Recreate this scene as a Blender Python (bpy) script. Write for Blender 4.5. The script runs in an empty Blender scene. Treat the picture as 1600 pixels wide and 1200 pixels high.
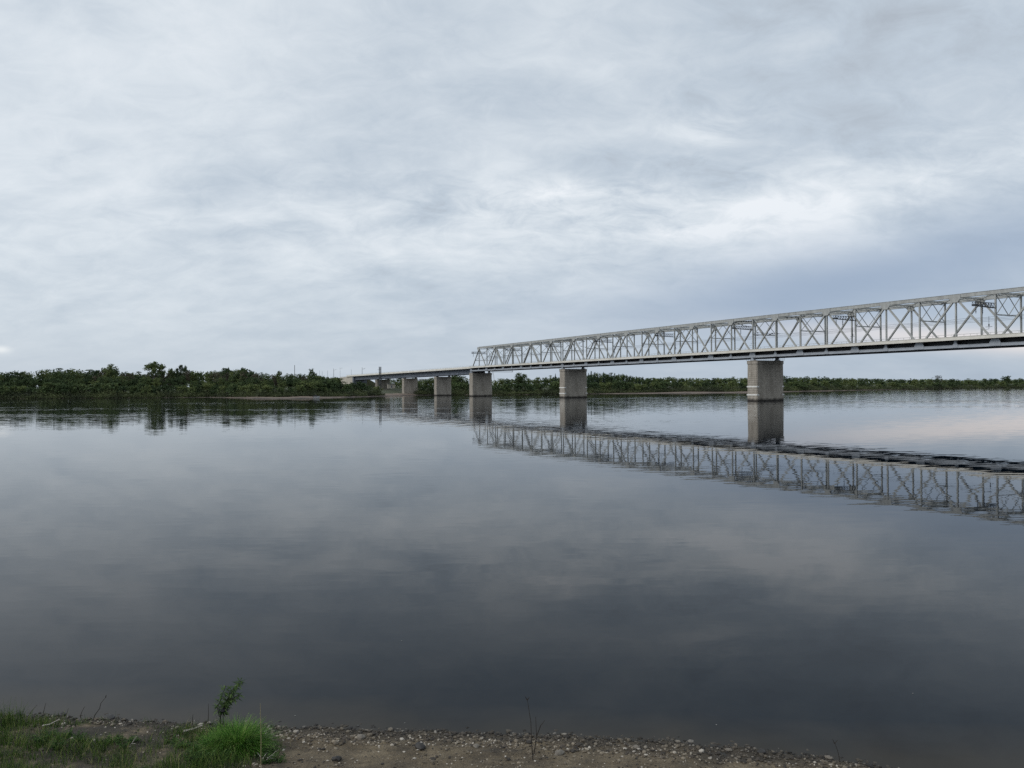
import bpy, math, random
from mathutils import Vector, Matrix, noise as mnoise

R = math.radians
C = bpy.context.scene
COL = C.collection
rnd = random.Random(11)

# ------------------------------------------------------------------ helpers
class MB:
    """collects boxes, bars, tubes and leaves; build() links them as ONE mesh object"""
    def __init__(self):
        self.v = []; self.f = []
    def quad(self, a, b, c, d):
        n = len(self.v); self.v += [tuple(a), tuple(b), tuple(c), tuple(d)]; self.f.append((n, n+1, n+2, n+3))
    def tri(self, a, b, c):
        n = len(self.v); self.v += [tuple(a), tuple(b), tuple(c)]; self.f.append((n, n+1, n+2))
    def box(self, x0, x1, y0, y1, z0, z1):
        n = len(self.v)
        self.v += [(x0,y0,z0),(x1,y0,z0),(x1,y1,z0),(x0,y1,z0),(x0,y0,z1),(x1,y0,z1),(x1,y1,z1),(x0,y1,z1)]
        self.f += [(n,n+3,n+2,n+1),(n+4,n+5,n+6,n+7),(n,n+1,n+5,n+4),(n+1,n+2,n+6,n+5),(n+2,n+3,n+7,n+6),(n+3,n,n+4,n+7)]
    def bar(self, a, b, w, h, up=(0,0,1)):
        a = Vector(a); b = Vector(b); t = (b-a).normalized(); up = Vector(up)
        if abs(t.dot(up)) > .98: up = Vector((1,0,0))
        s = t.cross(up).normalized(); u = s.cross(t).normalized()
        n = len(self.v)
        for p in (a, b):
            for i, j in ((-1,-1),(1,-1),(1,1),(-1,1)):
                self.v.append(tuple(p + s*(i*w/2) + u*(j*h/2)))
        self.f += [(n+3,n+2,n+1,n),(n+4,n+5,n+6,n+7),(n,n+1,n+5,n+4),(n+1,n+2,n+6,n+5),(n+2,n+3,n+7,n+6),(n+3,n,n+4,n+7)]
    def tube(self, pts, rad, sides=6):
        pts = [Vector(p) for p in pts]
        rads = rad if isinstance(rad, (list, tuple)) else [rad]*len(pts)
        n0 = len(self.v)
        for i, p in enumerate(pts):
            t = (pts[min(i+1, len(pts)-1)] - pts[max(i-1, 0)]).normalized()
            up = Vector((0,0,1)) if abs(t.z) < .95 else Vector((1,0,0))
            s = t.cross(up).normalized(); u = s.cross(t)
            for k in range(sides):
                a = 2*math.pi*k/sides
                self.v.append(tuple(p + (s*math.cos(a) + u*math.sin(a))*rads[i]))
        for i in range(len(pts)-1):
            for k in range(sides):
                a = n0+i*sides+k; b = n0+i*sides+(k+1) % sides
                self.f.append((a, b, b+sides, a+sides))
        self.f.append(tuple(n0+k for k in reversed(range(sides))))
        self.f.append(tuple(n0+(len(pts)-1)*sides+k for k in range(sides)))
    def prism(self, poly, z0, z1):
        n = len(self.v); m = len(poly)
        self.v += [(p[0],p[1],z0) for p in poly] + [(p[0],p[1],z1) for p in poly]
        self.f.append(tuple(n+i for i in reversed(range(m)))); self.f.append(tuple(n+m+i for i in range(m)))
        for i in range(m):
            j = (i+1) % m; self.f.append((n+i, n+j, n+m+j, n+m+i))
    def plate(self, poly, y0, y1):          # polygon in x,z thick along y
        n = len(self.v); m = len(poly)
        self.v += [(p[0],y0,p[1]) for p in poly] + [(p[0],y1,p[1]) for p in poly]
        self.f.append(tuple(n+i for i in range(m))); self.f.append(tuple(n+m+i for i in reversed(range(m))))
        for i in range(m):
            j = (i+1) % m; self.f.append((n+j, n+i, n+m+i, n+m+j))
    def mesh(self, name, mat):
        me = bpy.data.meshes.new(name); me.from_pydata(self.v, [], self.f)
        for m in (mat if isinstance(mat, (list, tuple)) else [mat]): me.materials.append(m)
        me.update(); return me
    def build(self, name, mat, parent=None, smooth=False):
        me = self.mesh(name, mat)
        if smooth: me.polygons.foreach_set('use_smooth', [True]*len(me.polygons))
        return link(name, me, parent)

def link(name, me, parent=None):
    o = bpy.data.objects.new(name, me); COL.objects.link(o)
    if parent: o.parent = parent
    return o
def tag(o, label=None, cat=None, group=None, kind=None):
    if label: o['label'] = label
    if cat: o['category'] = cat
    if group: o['group'] = group
    if kind: o['kind'] = kind
    return o
def empty(name, loc=(0,0,0), rz=0):
    o = bpy.data.objects.new(name, None); COL.objects.link(o); o.location = loc; o.rotation_euler = (0,0,rz)
    o.empty_display_size = .2
    return o
def children(o): return [c for c in bpy.data.objects if c.parent == o]

# pixel of the 1600-wide photo -> direction tangent; f = 1180 px, eye 6 m above the water
F = 1180.0; EYE = 6.0
def yh(px): return 604.6 - .007*(px-800)          # horizon row
def gx(px, Z): return (px-800)/F*Z
def gz(px, py, Z): return EYE + (yh(px)-py)/F*Z

def interp(tab, x):
    if x <= tab[0][0]: return tab[0][1]
    for (a, b), (c, d) in zip(tab, tab[1:]):
        if x <= c: return b + (d-b)*(x-a)/(c-a)
    return tab[-1][1]

# ------------------------------------------------------------------ materials
def newmat(name):
    m = bpy.data.materials.new(name); m.use_nodes = True
    nt = m.node_tree
    b = nt.nodes['Principled BSDF']
    return m, nt, b
def N(nt, typ, **kw):
    n = nt.nodes.new(typ)
    for k, v in kw.items():
        if k.startswith('i_'):
            key = k[2:]; key = int(key) if key.isdigit() else key.replace('_', ' ')
            n.inputs[key].default_value = v
        else: setattr(n, k, v)
    return n
def ramp(nt, fac, stops):
    r = nt.nodes.new('ShaderNodeValToRGB'); e = r.color_ramp.elements
    while len(e) < len(stops): e.new(.5)
    for el, (p, c) in zip(e, stops): el.position = p; el.color = (*c, 1) if len(c) == 3 else c
    nt.links.new(fac, r.inputs[0]); return r.outputs[0]
def M_(nt, op, a, b=None, c=None):
    n = nt.nodes.new('ShaderNodeMath'); n.operation = op
    for i, x in enumerate((a, b, c)):
        if x is None: continue
        if isinstance(x, (int, float)): n.inputs[i].default_value = x
        else: nt.links.new(x, n.inputs[i])
    return n.outputs[0]
def mixc(nt, fac, a, b, mode='MIX'):
    n = nt.nodes.new('ShaderNodeMix'); n.data_type = 'RGBA'; n.blend_type = mode
    for key, x in ((0, fac), (6, a), (7, b)):
        if isinstance(x, (int, float)): n.inputs[key].default_value = x
        elif isinstance(x, tuple): n.inputs[key].default_value = (*x, 1)
        else: nt.links.new(x, n.inputs[key])
    return n.outputs[2]
def noisy(name, stops, scale=1.0, rough=.7, detail=6, stretch=(1,1,1), bump=0, bscale=None, metal=0, coord='Object', objrand=0):
    m, nt, b = newmat(name)
    tc = N(nt, 'ShaderNodeTexCoord'); mp = N(nt, 'ShaderNodeMapping'); mp.inputs['Scale'].default_value = stretch
    nt.links.new(tc.outputs[coord], mp.inputs[0])
    nz = N(nt, 'ShaderNodeTexNoise', i_Scale=scale, i_Detail=detail, i_Roughness=.65)
    nt.links.new(mp.outputs[0], nz.inputs[0])
    fac = nz.outputs[0]
    if objrand:
        oi = N(nt, 'ShaderNodeObjectInfo')
        fac = M_(nt, 'ADD', fac, M_(nt, 'MULTIPLY', M_(nt, 'SUBTRACT', oi.outputs['Random'], .5), objrand))
    nt.links.new(ramp(nt, fac, stops), b.inputs['Base Color'])
    b.inputs['Roughness'].default_value = rough; b.inputs['Metallic'].default_value = metal
    if bump:
        n2 = N(nt, 'ShaderNodeTexNoise', i_Scale=bscale or scale*4, i_Detail=5)
        nt.links.new(mp.outputs[0], n2.inputs[0])
        bp = N(nt, 'ShaderNodeBump', i_Strength=bump); nt.links.new(n2.outputs[0], bp.inputs['Height'])
        nt.links.new(bp.outputs[0], b.inputs['Normal'])
    return m
MAT = {}
MAT['steel'] = noisy('grey_painted_steel', [(.22,(.19,.155,.12)),(.31,(.31,.31,.295)),(.55,(.42,.43,.415)),(.75,(.49,.50,.48))], .9, .6, stretch=(1,1,.35))
MAT['chord'] = noisy('blue_grey_painted_steel', [(.3,(.30,.33,.37)),(.7,(.42,.45,.49))], .3, .5)
MAT['darksteel'] = noisy('dark_steel_and_deck_shade', [(.3,(.03,.035,.04)),(.7,(.06,.065,.07))], .5, .6)  # on parts beneath the deck this darkness stands in for shade
MAT['girder'] = noisy('slate_painted_girder', [(.3,(.10,.12,.15)),(.7,(.17,.19,.23))], .25, .5, stretch=(1,1,.3))
MAT['white'] = noisy('pale_parapet_paint', [(.3,(.62,.59,.52)),(.55,(.76,.73,.66)),(.75,(.80,.79,.75))], .25, .6, stretch=(1,1,.4))
MAT['band'] = noisy('white_mark_paint', [(.35,(.70,.70,.66)),(.6,(.82,.82,.80))], .8, .6)
MAT['concrete'] = noisy('pale_concrete', [(.3,(.36,.33,.28)),(.6,(.48,.44,.38)),(.8,(.54,.50,.44))], .25, .85, bump=.2)
MAT['black'] = noisy('black_insulator', [(.3,(.012,.012,.014)),(.7,(.03,.03,.03))], 3, .4)
MAT['bark'] = noisy('bark', [(.3,(.035,.03,.025)),(.7,(.10,.09,.075))], 1.2, .9, stretch=(3,3,.6))
MAT['palebark'] = noisy('pale_bark', [(.3,(.10,.095,.085)),(.7,(.24,.23,.21))], 1.2, .9, stretch=(3,3,.6))
MAT['twig'] = noisy('dark_dry_twig', [(.3,(.012,.01,.009)),(.7,(.035,.028,.022))], 14, .85)
MAT['drift'] = noisy('bleached_driftwood', [(.3,(.22,.20,.17)),(.7,(.42,.40,.36))], 9, .85, stretch=(1,4,4))
MAT['straw'] = noisy('dry_straw', [(.3,(.22,.18,.09)),(.7,(.40,.34,.20))], 8, .8)
MAT['pole'] = noisy('weathered_pole', [(.3,(.09,.09,.09)),(.7,(.16,.16,.16))], 1, .8)
MAT['roof'] = noisy('slate_roof', [(.3,(.16,.17,.18)),(.7,(.25,.26,.28))], 1, .7)
MAT['render'] = noisy('pale_wall', [(.3,(.52,.52,.50)),(.7,(.72,.72,.70))], 1, .8)
MAT['glass'] = noisy('dark_glass', [(.3,(.012,.015,.02)),(.7,(.03,.035,.04))], 1, .15)
MAT['rag'] = noisy('dark_sodden_rag', [(.3,(.012,.012,.016)),(.7,(.035,.035,.045))], 14, .9, bump=.4, bscale=40)
MAT['boat'] = noisy('pale_boat_paint', [(.3,(.45,.46,.46)),(.7,(.62,.63,.63))], 2, .4)
MAT['fleck'] = noisy('pale_fleck', [(.3,(.16,.16,.15)),(.7,(.26,.26,.25))], 14, .6)

def pier_mat(name, tone):
    m, nt, b = newmat(name)
    tc = N(nt, 'ShaderNodeTexCoord')
    sx = N(nt, 'ShaderNodeSeparateXYZ'); nt.links.new(tc.outputs['Object'], sx.inputs[0])
    cx = N(nt, 'ShaderNodeCombineXYZ')
    nt.links.new(M_(nt, 'ADD', sx.outputs[0], sx.outputs[1]), cx.inputs[0]); nt.links.new(sx.outputs[2], cx.inputs[1])
    geo = N(nt, 'ShaderNodeNewGeometry')
    nx = N(nt, 'ShaderNodeVectorTransform', vector_type='NORMAL', convert_from='WORLD', convert_to='OBJECT'); nt.links.new(geo.outputs['Normal'], nx.inputs[0])
    ns = N(nt, 'ShaderNodeSeparateXYZ'); nt.links.new(nx.outputs[0], ns.inputs[0])
    nose = M_(nt, 'GREATER_THAN', M_(nt, 'ABSOLUTE', ns.outputs[1]), .5)          # dressed courses show on the noses
    frac = M_(nt, 'FRACT', M_(nt, 'DIVIDE', sx.outputs[2], .78))
    joint = M_(nt, 'LESS_THAN', frac, .17)
    nz = N(nt, 'ShaderNodeTexNoise', i_Scale=.5, i_Detail=6, i_Roughness=.6)
    mp = N(nt, 'ShaderNodeMapping'); mp.inputs['Scale'].default_value = (1, 1, .3)
    nt.links.new(tc.outputs['Object'], mp.inputs[0]); nt.links.new(mp.outputs[0], nz.inputs[0])
    nb = N(nt, 'ShaderNodeTexNoise', i_Scale=.9, i_Detail=3)
    fl = M_(nt, 'FLOOR', M_(nt, 'DIVIDE', sx.outputs[2], .78)); cb = N(nt, 'ShaderNodeCombineXYZ')
    nt.links.new(M_(nt, 'ADD', sx.outputs[0], M_(nt, 'MULTIPLY', fl, 3.7)), cb.inputs[0]); nt.links.new(sx.outputs[1], cb.inputs[1]); nt.links.new(fl, cb.inputs[2]); nt.links.new(cb.outputs[0], nb.inputs[0])
    col = ramp(nt, nb.outputs[0], [(.3,(tone*.86,tone*.78,tone*.66)),(.7,(tone*1.12,tone*1.03,tone*.90))])
    col = mixc(nt, M_(nt, 'MULTIPLY', joint, M_(nt, 'ADD', M_(nt, 'MULTIPLY', nose, .62), .16)), col, (tone*.42, tone*.38, tone*.33))
    col = mixc(nt, .7, col, ramp(nt, nz.outputs[0], [(.3,(.55,.52,.48)),(.52,(.97,.96,.95)),(.72,(1.12,1.1,1.05))]), 'MULTIPLY')
    nr = N(nt, 'ShaderNodeTexNoise', i_Scale=1.3, i_Detail=5, i_Roughness=.7)
    mr2 = N(nt, 'ShaderNodeMapping'); mr2.inputs['Scale'].default_value = (1, 1, .05); nt.links.new(tc.outputs['Object'], mr2.inputs[0]); nt.links.new(mr2.outputs[0], nr.inputs[0])
    run = M_(nt, 'MULTIPLY', M_(nt, 'SUBTRACT', nr.outputs[0], .50), 5); run.node.use_clamp = True
    tp = N(nt, 'ShaderNodeMapRange'); tp.inputs[1].default_value = 5; tp.inputs[2].default_value = 14.5; tp.inputs[3].default_value = .12; tp.inputs[4].default_value = .62; nt.links.new(sx.outputs[2], tp.inputs[0])
    col = mixc(nt, M_(nt, 'MULTIPLY', run, tp.outputs[0]), col, (tone*.36, tone*.32, tone*.27))
    # tide mark: dark wet stone just above the water, fading with a ragged edge
    tide = M_(nt, 'ADD', sx.outputs[2], M_(nt, 'MULTIPLY', nz.outputs[0], 1.2))
    mr = N(nt, 'ShaderNodeMapRange'); mr.inputs[1].default_value = .9; mr.inputs[2].default_value = 1.9
    mr.inputs[3].default_value = 1; mr.inputs[4].default_value = 0; nt.links.new(tide, mr.inputs[0])
    col = mixc(nt, mr.outputs[0], col, (.028, .024, .020))
    nt.links.new(col, b.inputs['Base Color']); b.inputs['Roughness'].default_value = .85
    return m
MAT['pier'] = pier_mat('stone_pier', .40)
MAT['pierdark'] = pier_mat('brown_stone_pier', .24)

def leaf_mat(name, dark, mid, light, scale=.35, trans=.25):
    m, nt, b = newmat(name)
    out = nt.nodes['Material Output']
    tc = N(nt, 'ShaderNodeTexCoord'); oi = N(nt, 'ShaderNodeObjectInfo')
    nz = N(nt, 'ShaderNodeTexNoise', i_Scale=scale, i_Detail=4)
    nt.links.new(tc.outputs['Object'], nz.inputs[0])
    fac = M_(nt, 'ADD', nz.outputs[0], M_(nt, 'MULTIPLY', M_(nt, 'SUBTRACT', oi.outputs['Random'], .5), .46))
    col = ramp(nt, fac, [(.28, dark), (.52, mid), (.78, light)])
    nt.links.new(col, b.inputs['Base Color']); b.inputs['Roughness'].default_value = .75
    b.inputs['Specular IOR Level'].default_value = .2
    tr = N(nt, 'ShaderNodeBsdfTranslucent'); nt.links.new(col, tr.inputs[0])
    mx = N(nt, 'ShaderNodeMixShader'); mx.inputs[0].default_value = trans
    nt.links.new(b.outputs[0], mx.inputs[1]); nt.links.new(tr.outputs[0], mx.inputs[2]); nt.links.new(mx.outputs[0], out.inputs[0])
    return m
MAT['leaf'] = leaf_mat('broadleaf_foliage', (.040,.064,.030), (.075,.110,.045), (.15,.18,.065))
MAT['conifer'] = leaf_mat('conifer_foliage', (.030,.052,.034), (.046,.076,.044), (.070,.105,.055))
MAT['brownleaf'] = leaf_mat('thin_brown_green_foliage', (.060,.055,.040), (.090,.080,.055), (.125,.110,.075))
MAT['willow'] = leaf_mat('willow_thicket', (.026,.030,.020), (.044,.055,.030), (.10,.12,.052), .06)
def blade_mat(name, stops, trans=.3):
    m = leaf_mat(name, (0,0,0), (0,0,0), (0,0,0), trans=trans); nt = m.node_tree
    geo = N(nt, 'ShaderNodeNewGeometry'); col = ramp(nt, geo.outputs['Random Per Island'], stops)
    for n in nt.nodes:
        if n.type == 'BSDF_PRINCIPLED': nt.links.new(col, n.inputs['Base Color'])
        if n.type == 'BSDF_TRANSLUCENT': nt.links.new(col, n.inputs[0])
    return m
MAT['grass'] = blade_mat('bank_grass', [(.0,(.010,.024,.005)),(.45,(.034,.074,.012)),(.8,(.090,.155,.026)),(.95,(.19,.22,.06)),(1,(.34,.29,.15))])
MAT['sedge'] = blade_mat('sedge_blades', [(.0,(.010,.035,.005)),(.35,(.04,.125,.012)),(.7,(.10,.26,.03)),(.95,(.24,.40,.08)),(1,(.38,.38,.17))])
MAT['weed'] = blade_mat('weed_leaves', [(.0,(.012,.030,.008)),(.5,(.04,.09,.018)),(1,(.10,.17,.045))])
MAT['sapleaf'] = blade_mat('sapling_leaves', [(.0,(.022,.045,.012)),(.5,(.065,.12,.032)),(1,(.15,.22,.075))])

# ------------------------------------------------------------------ shore line of the far bank (photo column -> distance)
SHORE = [(-1500,520),(-400,522),(0,532),(200,536),(330,538),(375,490),(410,452),(450,448),(500,463),(560,500),(600,540),(640,588),(700,600),(800,574),
         (880,580),(930,600),(1150,606),(1300,722),(1400,862),(1500,960),(1600,1040),(1900,1350),(2600,2200)]
BUSH = [(-1500,0),(0,0),(180,0),(260,2),(330,4),(370,10),(420,20),(470,20),(520,13),(570,7),(596,10),(640,8),(700,1),(900,1),(950,8),(1040,20),(1150,22),(1240,12),(1300,13),(1400,5),(1600,1),(2600,1)]
LAND = [(-30,-2.5),(0,0),(10,.55),(32,1.35),(60,3.2),(150,5),(400,7),(2000,11),(6500,20)]
def shoreZ(px):
    return interp(SHORE, px) + 3*mnoise.noise(Vector((px*.03, 3.1, 0)))
def land_at(px, off): return interp(LAND, off) + (.5*mnoise.noise(Vector((px*.02, off*.03, 7))) if off > 12 else 0)

# ------------------------------------------------------------------ the setting
def build_water():
    mb = MB(); mb.quad((-6000,-300,0),(6000,-300,0),(6000,5000,0),(-6000,5000,0))
    m, nt, b = newmat('river_water')
    geo = N(nt, 'ShaderNodeNewGeometry')
    sx = N(nt, 'ShaderNodeSeparateXYZ'); nt.links.new(geo.outputs['Position'], sx.inputs[0])
    def nz(scale, stretch, detail=3, rough=.5, off=0):
        mp = N(nt, 'ShaderNodeMapping'); mp.inputs['Scale'].default_value = stretch; mp.inputs['Location'].default_value = (off, off*2, 0)
        nt.links.new(geo.outputs['Position'], mp.inputs[0])
        n = N(nt, 'ShaderNodeTexNoise', i_Scale=scale, i_Detail=detail, i_Roughness=rough)
        nt.links.new(mp.outputs[0], n.inputs[0]); return n
    def slopes(n):
        v = N(nt, 'ShaderNodeVectorMath', operation='SUBTRACT'); nt.links.new(n.outputs[1], v.inputs[0]); v.inputs[1].default_value = (.5,.5,.5); return v.outputs[0]
    def scale(v, s):
        n = N(nt, 'ShaderNodeVectorMath', operation='SCALE'); nt.links.new(v, n.inputs[0])
        if isinstance(s, (int, float)): n.inputs['Scale'].default_value = s
        else: nt.links.new(s, n.inputs['Scale'])
        return n.outputs[0]
    def add(a, c):
        n = N(nt, 'ShaderNodeVectorMath', operation='ADD'); nt.links.new(a, n.inputs[0]); nt.links.new(c, n.inputs[1]); return n.outputs[0]
    fine = slopes(nz(1.1, (.4,1.8,1), 3, .6))
    swell = slopes(nz(.16, (.10,1.5,1), 3, .55, 31))
    # breeze: long streaks lying across the river where small ripples break the mirror
    breeze = nz(.012, (.55,1.7,1), 5, .62, 12).outputs[0]
    br = N(nt, 'ShaderNodeMapRange'); br.inputs[1].default_value = .49; br.inputs[2].default_value = .62; br.inputs[3].default_value = 0; br.inputs[4].default_value = 1
    nt.links.new(breeze, br.inputs[0])
    far = N(nt, 'ShaderNodeMapRange'); far.inputs[1].default_value = 90; far.inputs[2].default_value = 260; far.inputs[3].default_value = .09; far.inputs[4].default_value = 1
    nt.links.new(sx.outputs[1], far.inputs[0])
    gust = M_(nt, 'MULTIPLY', br.outputs[0], far.outputs[0])
    bfar = N(nt, 'ShaderNodeMapRange'); bfar.inputs[1].default_value = 60; bfar.inputs[2].default_value = 330; bfar.inputs[3].default_value = WBASE; bfar.inputs[4].default_value = WBASE*8
    nt.links.new(sx.outputs[1], bfar.inputs[0])
    amp = M_(nt, 'ADD', M_(nt, 'MULTIPLY', gust, WGUST), bfar.outputs[0])
    vec = add(scale(fine, amp), scale(swell, WSWELL))
    mul = N(nt, 'ShaderNodeVectorMath', operation='MULTIPLY'); nt.links.new(vec, mul.inputs[0]); mul.inputs[1].default_value = (1,1,0)
    ad = N(nt, 'ShaderNodeVectorMath', operation='ADD'); nt.links.new(mul.outputs[0], ad.inputs[0]); ad.inputs[1].default_value = (0,0,1)
    nm = N(nt, 'ShaderNodeVectorMath', operation='NORMALIZE'); nt.links.new(ad.outputs[0], nm.inputs[0])
    nt.links.new(nm.outputs[0], b.inputs['Normal'])
    # silty shallows beside the near bank
    sh = M_(nt, 'ADD', sx.outputs[1], M_(nt, 'MULTIPLY', M_(nt, 'SUBTRACT', nz(.5, (1,1,1), 4).outputs[0], .5), 1.6))
    sh = M_(nt, 'ADD', sh, M_(nt, 'MULTIPLY', sx.outputs[0], .13))
    mr = N(nt, 'ShaderNodeMapRange'); mr.inputs[1].default_value = 13.0; mr.inputs[2].default_value = 14.3; mr.inputs[3].default_value = 1; mr.inputs[4].default_value = 0
    nt.links.new(sh, mr.inputs[0])
    nt.links.new(mixc(nt, mr.outputs[0], (.0006,.0036,.0078), (.026,.022,.016)), b.inputs['Base Color'])
    b.inputs['Roughness'].default_value = .0; b.inputs['IOR'].default_value = WIOR; b.inputs['Specular Tint'].default_value = (.80,.95,1.0,1)
    o = mb.build('river_water', m)
    tag(o, 'calm dark river water mirroring the cloudy sky', 'river', kind='structure')
WBASE = .012; WGUST = .13; WSWELL = .0022; WIOR = 1.185

def build_far_land():
    mb = MB()
    pxs = list(range(-1500, 2601, 12)); offs = [-30,-6,0,2,5,10,18,26,34,45,60,90,150,260,400,800,2000,6500]
    for px in pxs:
        z0 = shoreZ(px)
        for of in offs:
            zz = z0+of
            mb.v.append((gx(px, zz), zz, land_at(px, of)))
    n = len(offs)
    for i in range(len(pxs)-1):
        for j in range(n-1):
            a = i*n+j; mb.f.append((a, a+n, a+n+1, a+1))
    m, nt, b = newmat('far_bank_ground')
    geo = N(nt, 'ShaderNodeNewGeometry'); sx = N(nt, 'ShaderNodeSeparateXYZ'); nt.links.new(geo.outputs['Position'], sx.inputs[0])
    nz = N(nt, 'ShaderNodeTexNoise', i_Scale=.08, i_Detail=6); nt.links.new(geo.outputs['Position'], nz.inputs[0])
    h = M_(nt, 'ADD', sx.outputs[2], M_(nt, 'MULTIPLY', M_(nt, 'SUBTRACT', nz.outputs[0], .5), 1.6))
    col = ramp(nt, M_(nt, 'MULTIPLY', h, .4), [(.0,(.045,.036,.03)),(.12,(.12,.092,.073)),(.5,(.19,.147,.115)),(.75,(.045,.055,.025))])
    nt.links.new(col, b.inputs['Base Color']); b.inputs['Roughness'].default_value = .95
    tag(mb.build('far_river_bank', m, smooth=True), 'low wooded far river bank with sand strips at its edge', 'river bank', kind='structure')

# near bank: shore line distance for a given X
NEAR = [(-60,24),(-30,17.2),(-14,14.6),(-9.5,14.02),(-6.5,13.66),(-4.2,13.41),(-1.5,13.2),(1.1,12.97),(2.8,12.72),(4.2,12.42),(5.2,12.08),(6,11.72),(7.5,10.9),(10,9.4),(20,3),(60,-20)]
def near_shore(x): return interp(NEAR, x)
def near_z(x, y):
    d = near_shore(x) + .10*mnoise.noise(Vector((x*1.7, 0, 4))) + .05*mnoise.noise(Vector((x*5.3, 0, 9))) - y
    if d < 0: return max(d*.16, -2.5)
    z = .10*d + .017*d*d if d < 14 else 4.73 + .05*(d-14)
    if d < 6:
        k = min(1, d/.4)
        z += k*(.05*mnoise.noise(Vector((x*1.1, y*1.1, 1))) + .028*mnoise.noise(Vector((x*4, y*4, 2))) + .012*mnoise.noise(Vector((x*11, y*11, 3))))
        if x < -3.6: z += k*min(1, (-3.6-x)/1.2)*.05*min(1, d/1.0)
    return z
def build_near_bank():
    def rng(a, b, s):
        out = []; x = a
        while x < b-1e-6: out.append(x); x += s
        return out
    xs = [-400,-150,-60,-40,-25,-18,-14] + rng(-12, 9, .075) + [9,10,12,15,20,30,60,150,400]
    ys = [-300,-120,-60,-30,-15,-8,-4,0,2,4,5.5,7,8,9,9.8] + rng(10.4, 14.9, .075) + [15,15.8,17,20,25,40]
    mb = MB()
    for x in xs:
        for y in ys: mb.v.append((x, y, near_z(x, y)))
    n = len(ys)
    for i in range(len(xs)-1):
        for j in range(n-1):
            a = i*n+j; mb.f.append((a, a+n, a+n+1, a+1))
    m, nt, b = newmat('near_bank_ground')
    geo = N(nt, 'ShaderNodeNewGeometry')
    sx = N(nt, 'ShaderNodeSeparateXYZ'); nt.links.new(geo.outputs['Position'], sx.inputs[0])
    n1 = N(nt, 'ShaderNodeTexNoise', i_Scale=1.6, i_Detail=9, i_Roughness=.7); nt.links.new(geo.outputs['Position'], n1.inputs[0])
    n2 = N(nt, 'ShaderNodeTexNoise', i_Scale=24, i_Detail=6, i_Roughness=.7); nt.links.new(geo.outputs['Position'], n2.inputs[0])
    vo = N(nt, 'ShaderNodeTexVoronoi', i_Scale=38); nt.links.new(geo.outputs['Position'], vo.inputs[0])
    c1 = ramp(nt, n1.outputs[0], [(.30,(.034,.025,.015)),(.5,(.100,.077,.046)),(.72,(.20,.160,.102))])
    c2 = ramp(nt, n2.outputs[0], [(.3,(.55,.55,.55)),(.7,(1.35,1.32,1.28))])
    col = mixc(nt, 1.0, c1, c2, 'MULTIPLY')
    grass_shade = N(nt, 'ShaderNodeMapRange'); grass_shade.inputs[1].default_value = -3.6; grass_shade.inputs[2].default_value = -4.6; grass_shade.inputs[3].default_value = 0; grass_shade.inputs[4].default_value = .72
    nt.links.new(M_(nt, 'ADD', sx.outputs[0], M_(nt, 'MULTIPLY', M_(nt, 'SUBTRACT', n1.outputs[0], .5), 3)), grass_shade.inputs[0])
    patch = N(nt, 'ShaderNodeMapRange'); patch.inputs[1].default_value = .62; patch.inputs[2].default_value = .48; nt.links.new(n1.outputs[0], patch.inputs[0])
    col = mixc(nt, M_(nt, 'MULTIPLY', grass_shade.outputs[0], patch.outputs[0]), col, (.014,.013,.008))  # shade among the grass blades, painted into the soil as a darker colour
    # wet edge
    wet = N(nt, 'ShaderNodeMapRange'); wet.inputs[1].default_value = .0; wet.inputs[2].default_value = .07; wet.inputs[3].default_value = 1; wet.inputs[4].default_value = 0
    nt.links.new(sx.outputs[2], wet.inputs[0])
    col = mixc(nt, M_(nt, 'MULTIPLY', wet.outputs[0], .8), col, (.022,.018,.013))
    nt.links.new(col, b.inputs['Base Color']); b.inputs['Roughness'].default_value = .9
    bp = N(nt, 'ShaderNodeBump', i_Strength=.8, i_Distance=.03)
    nt.links.new(M_(nt, 'ADD', n2.outputs[0], M_(nt, 'MULTIPLY', vo.outputs[0], .5)), bp.inputs['Height']); nt.links.new(bp.outputs[0], b.inputs['Normal'])
    tag(mb.build('near_river_bank', m, smooth=True), 'brown gravelly near river bank at the foot of the view', 'river bank', kind='structure')

# ------------------------------------------------------------------ bridge
DX, DY = -.488, .873                        # along the bridge, away from the viewer
P1 = Vector((91.6, 286.6, 0))
BR = math.atan2(DY, DX)                     # local x = away, local +y = upstream side facing the viewer
def bpt(s, w, z=0): return Vector((P1.x + DX*s + .873*w, P1.y + DY*s + .488*w, z))   # w measured toward the far truss
W = 13.0; PAN = 11.0
ZB0, ZB1, ZD0, ZD1, ZP, ZR, ZT0, ZT1 = 16.4, 17.3, 18.6, 18.9, 19.55, 20.15, 30.9, 31.95
I0, I1 = -24, 22                            # panel indices, 22 = far end (third pier); beyond -9 is outside the photo

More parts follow.
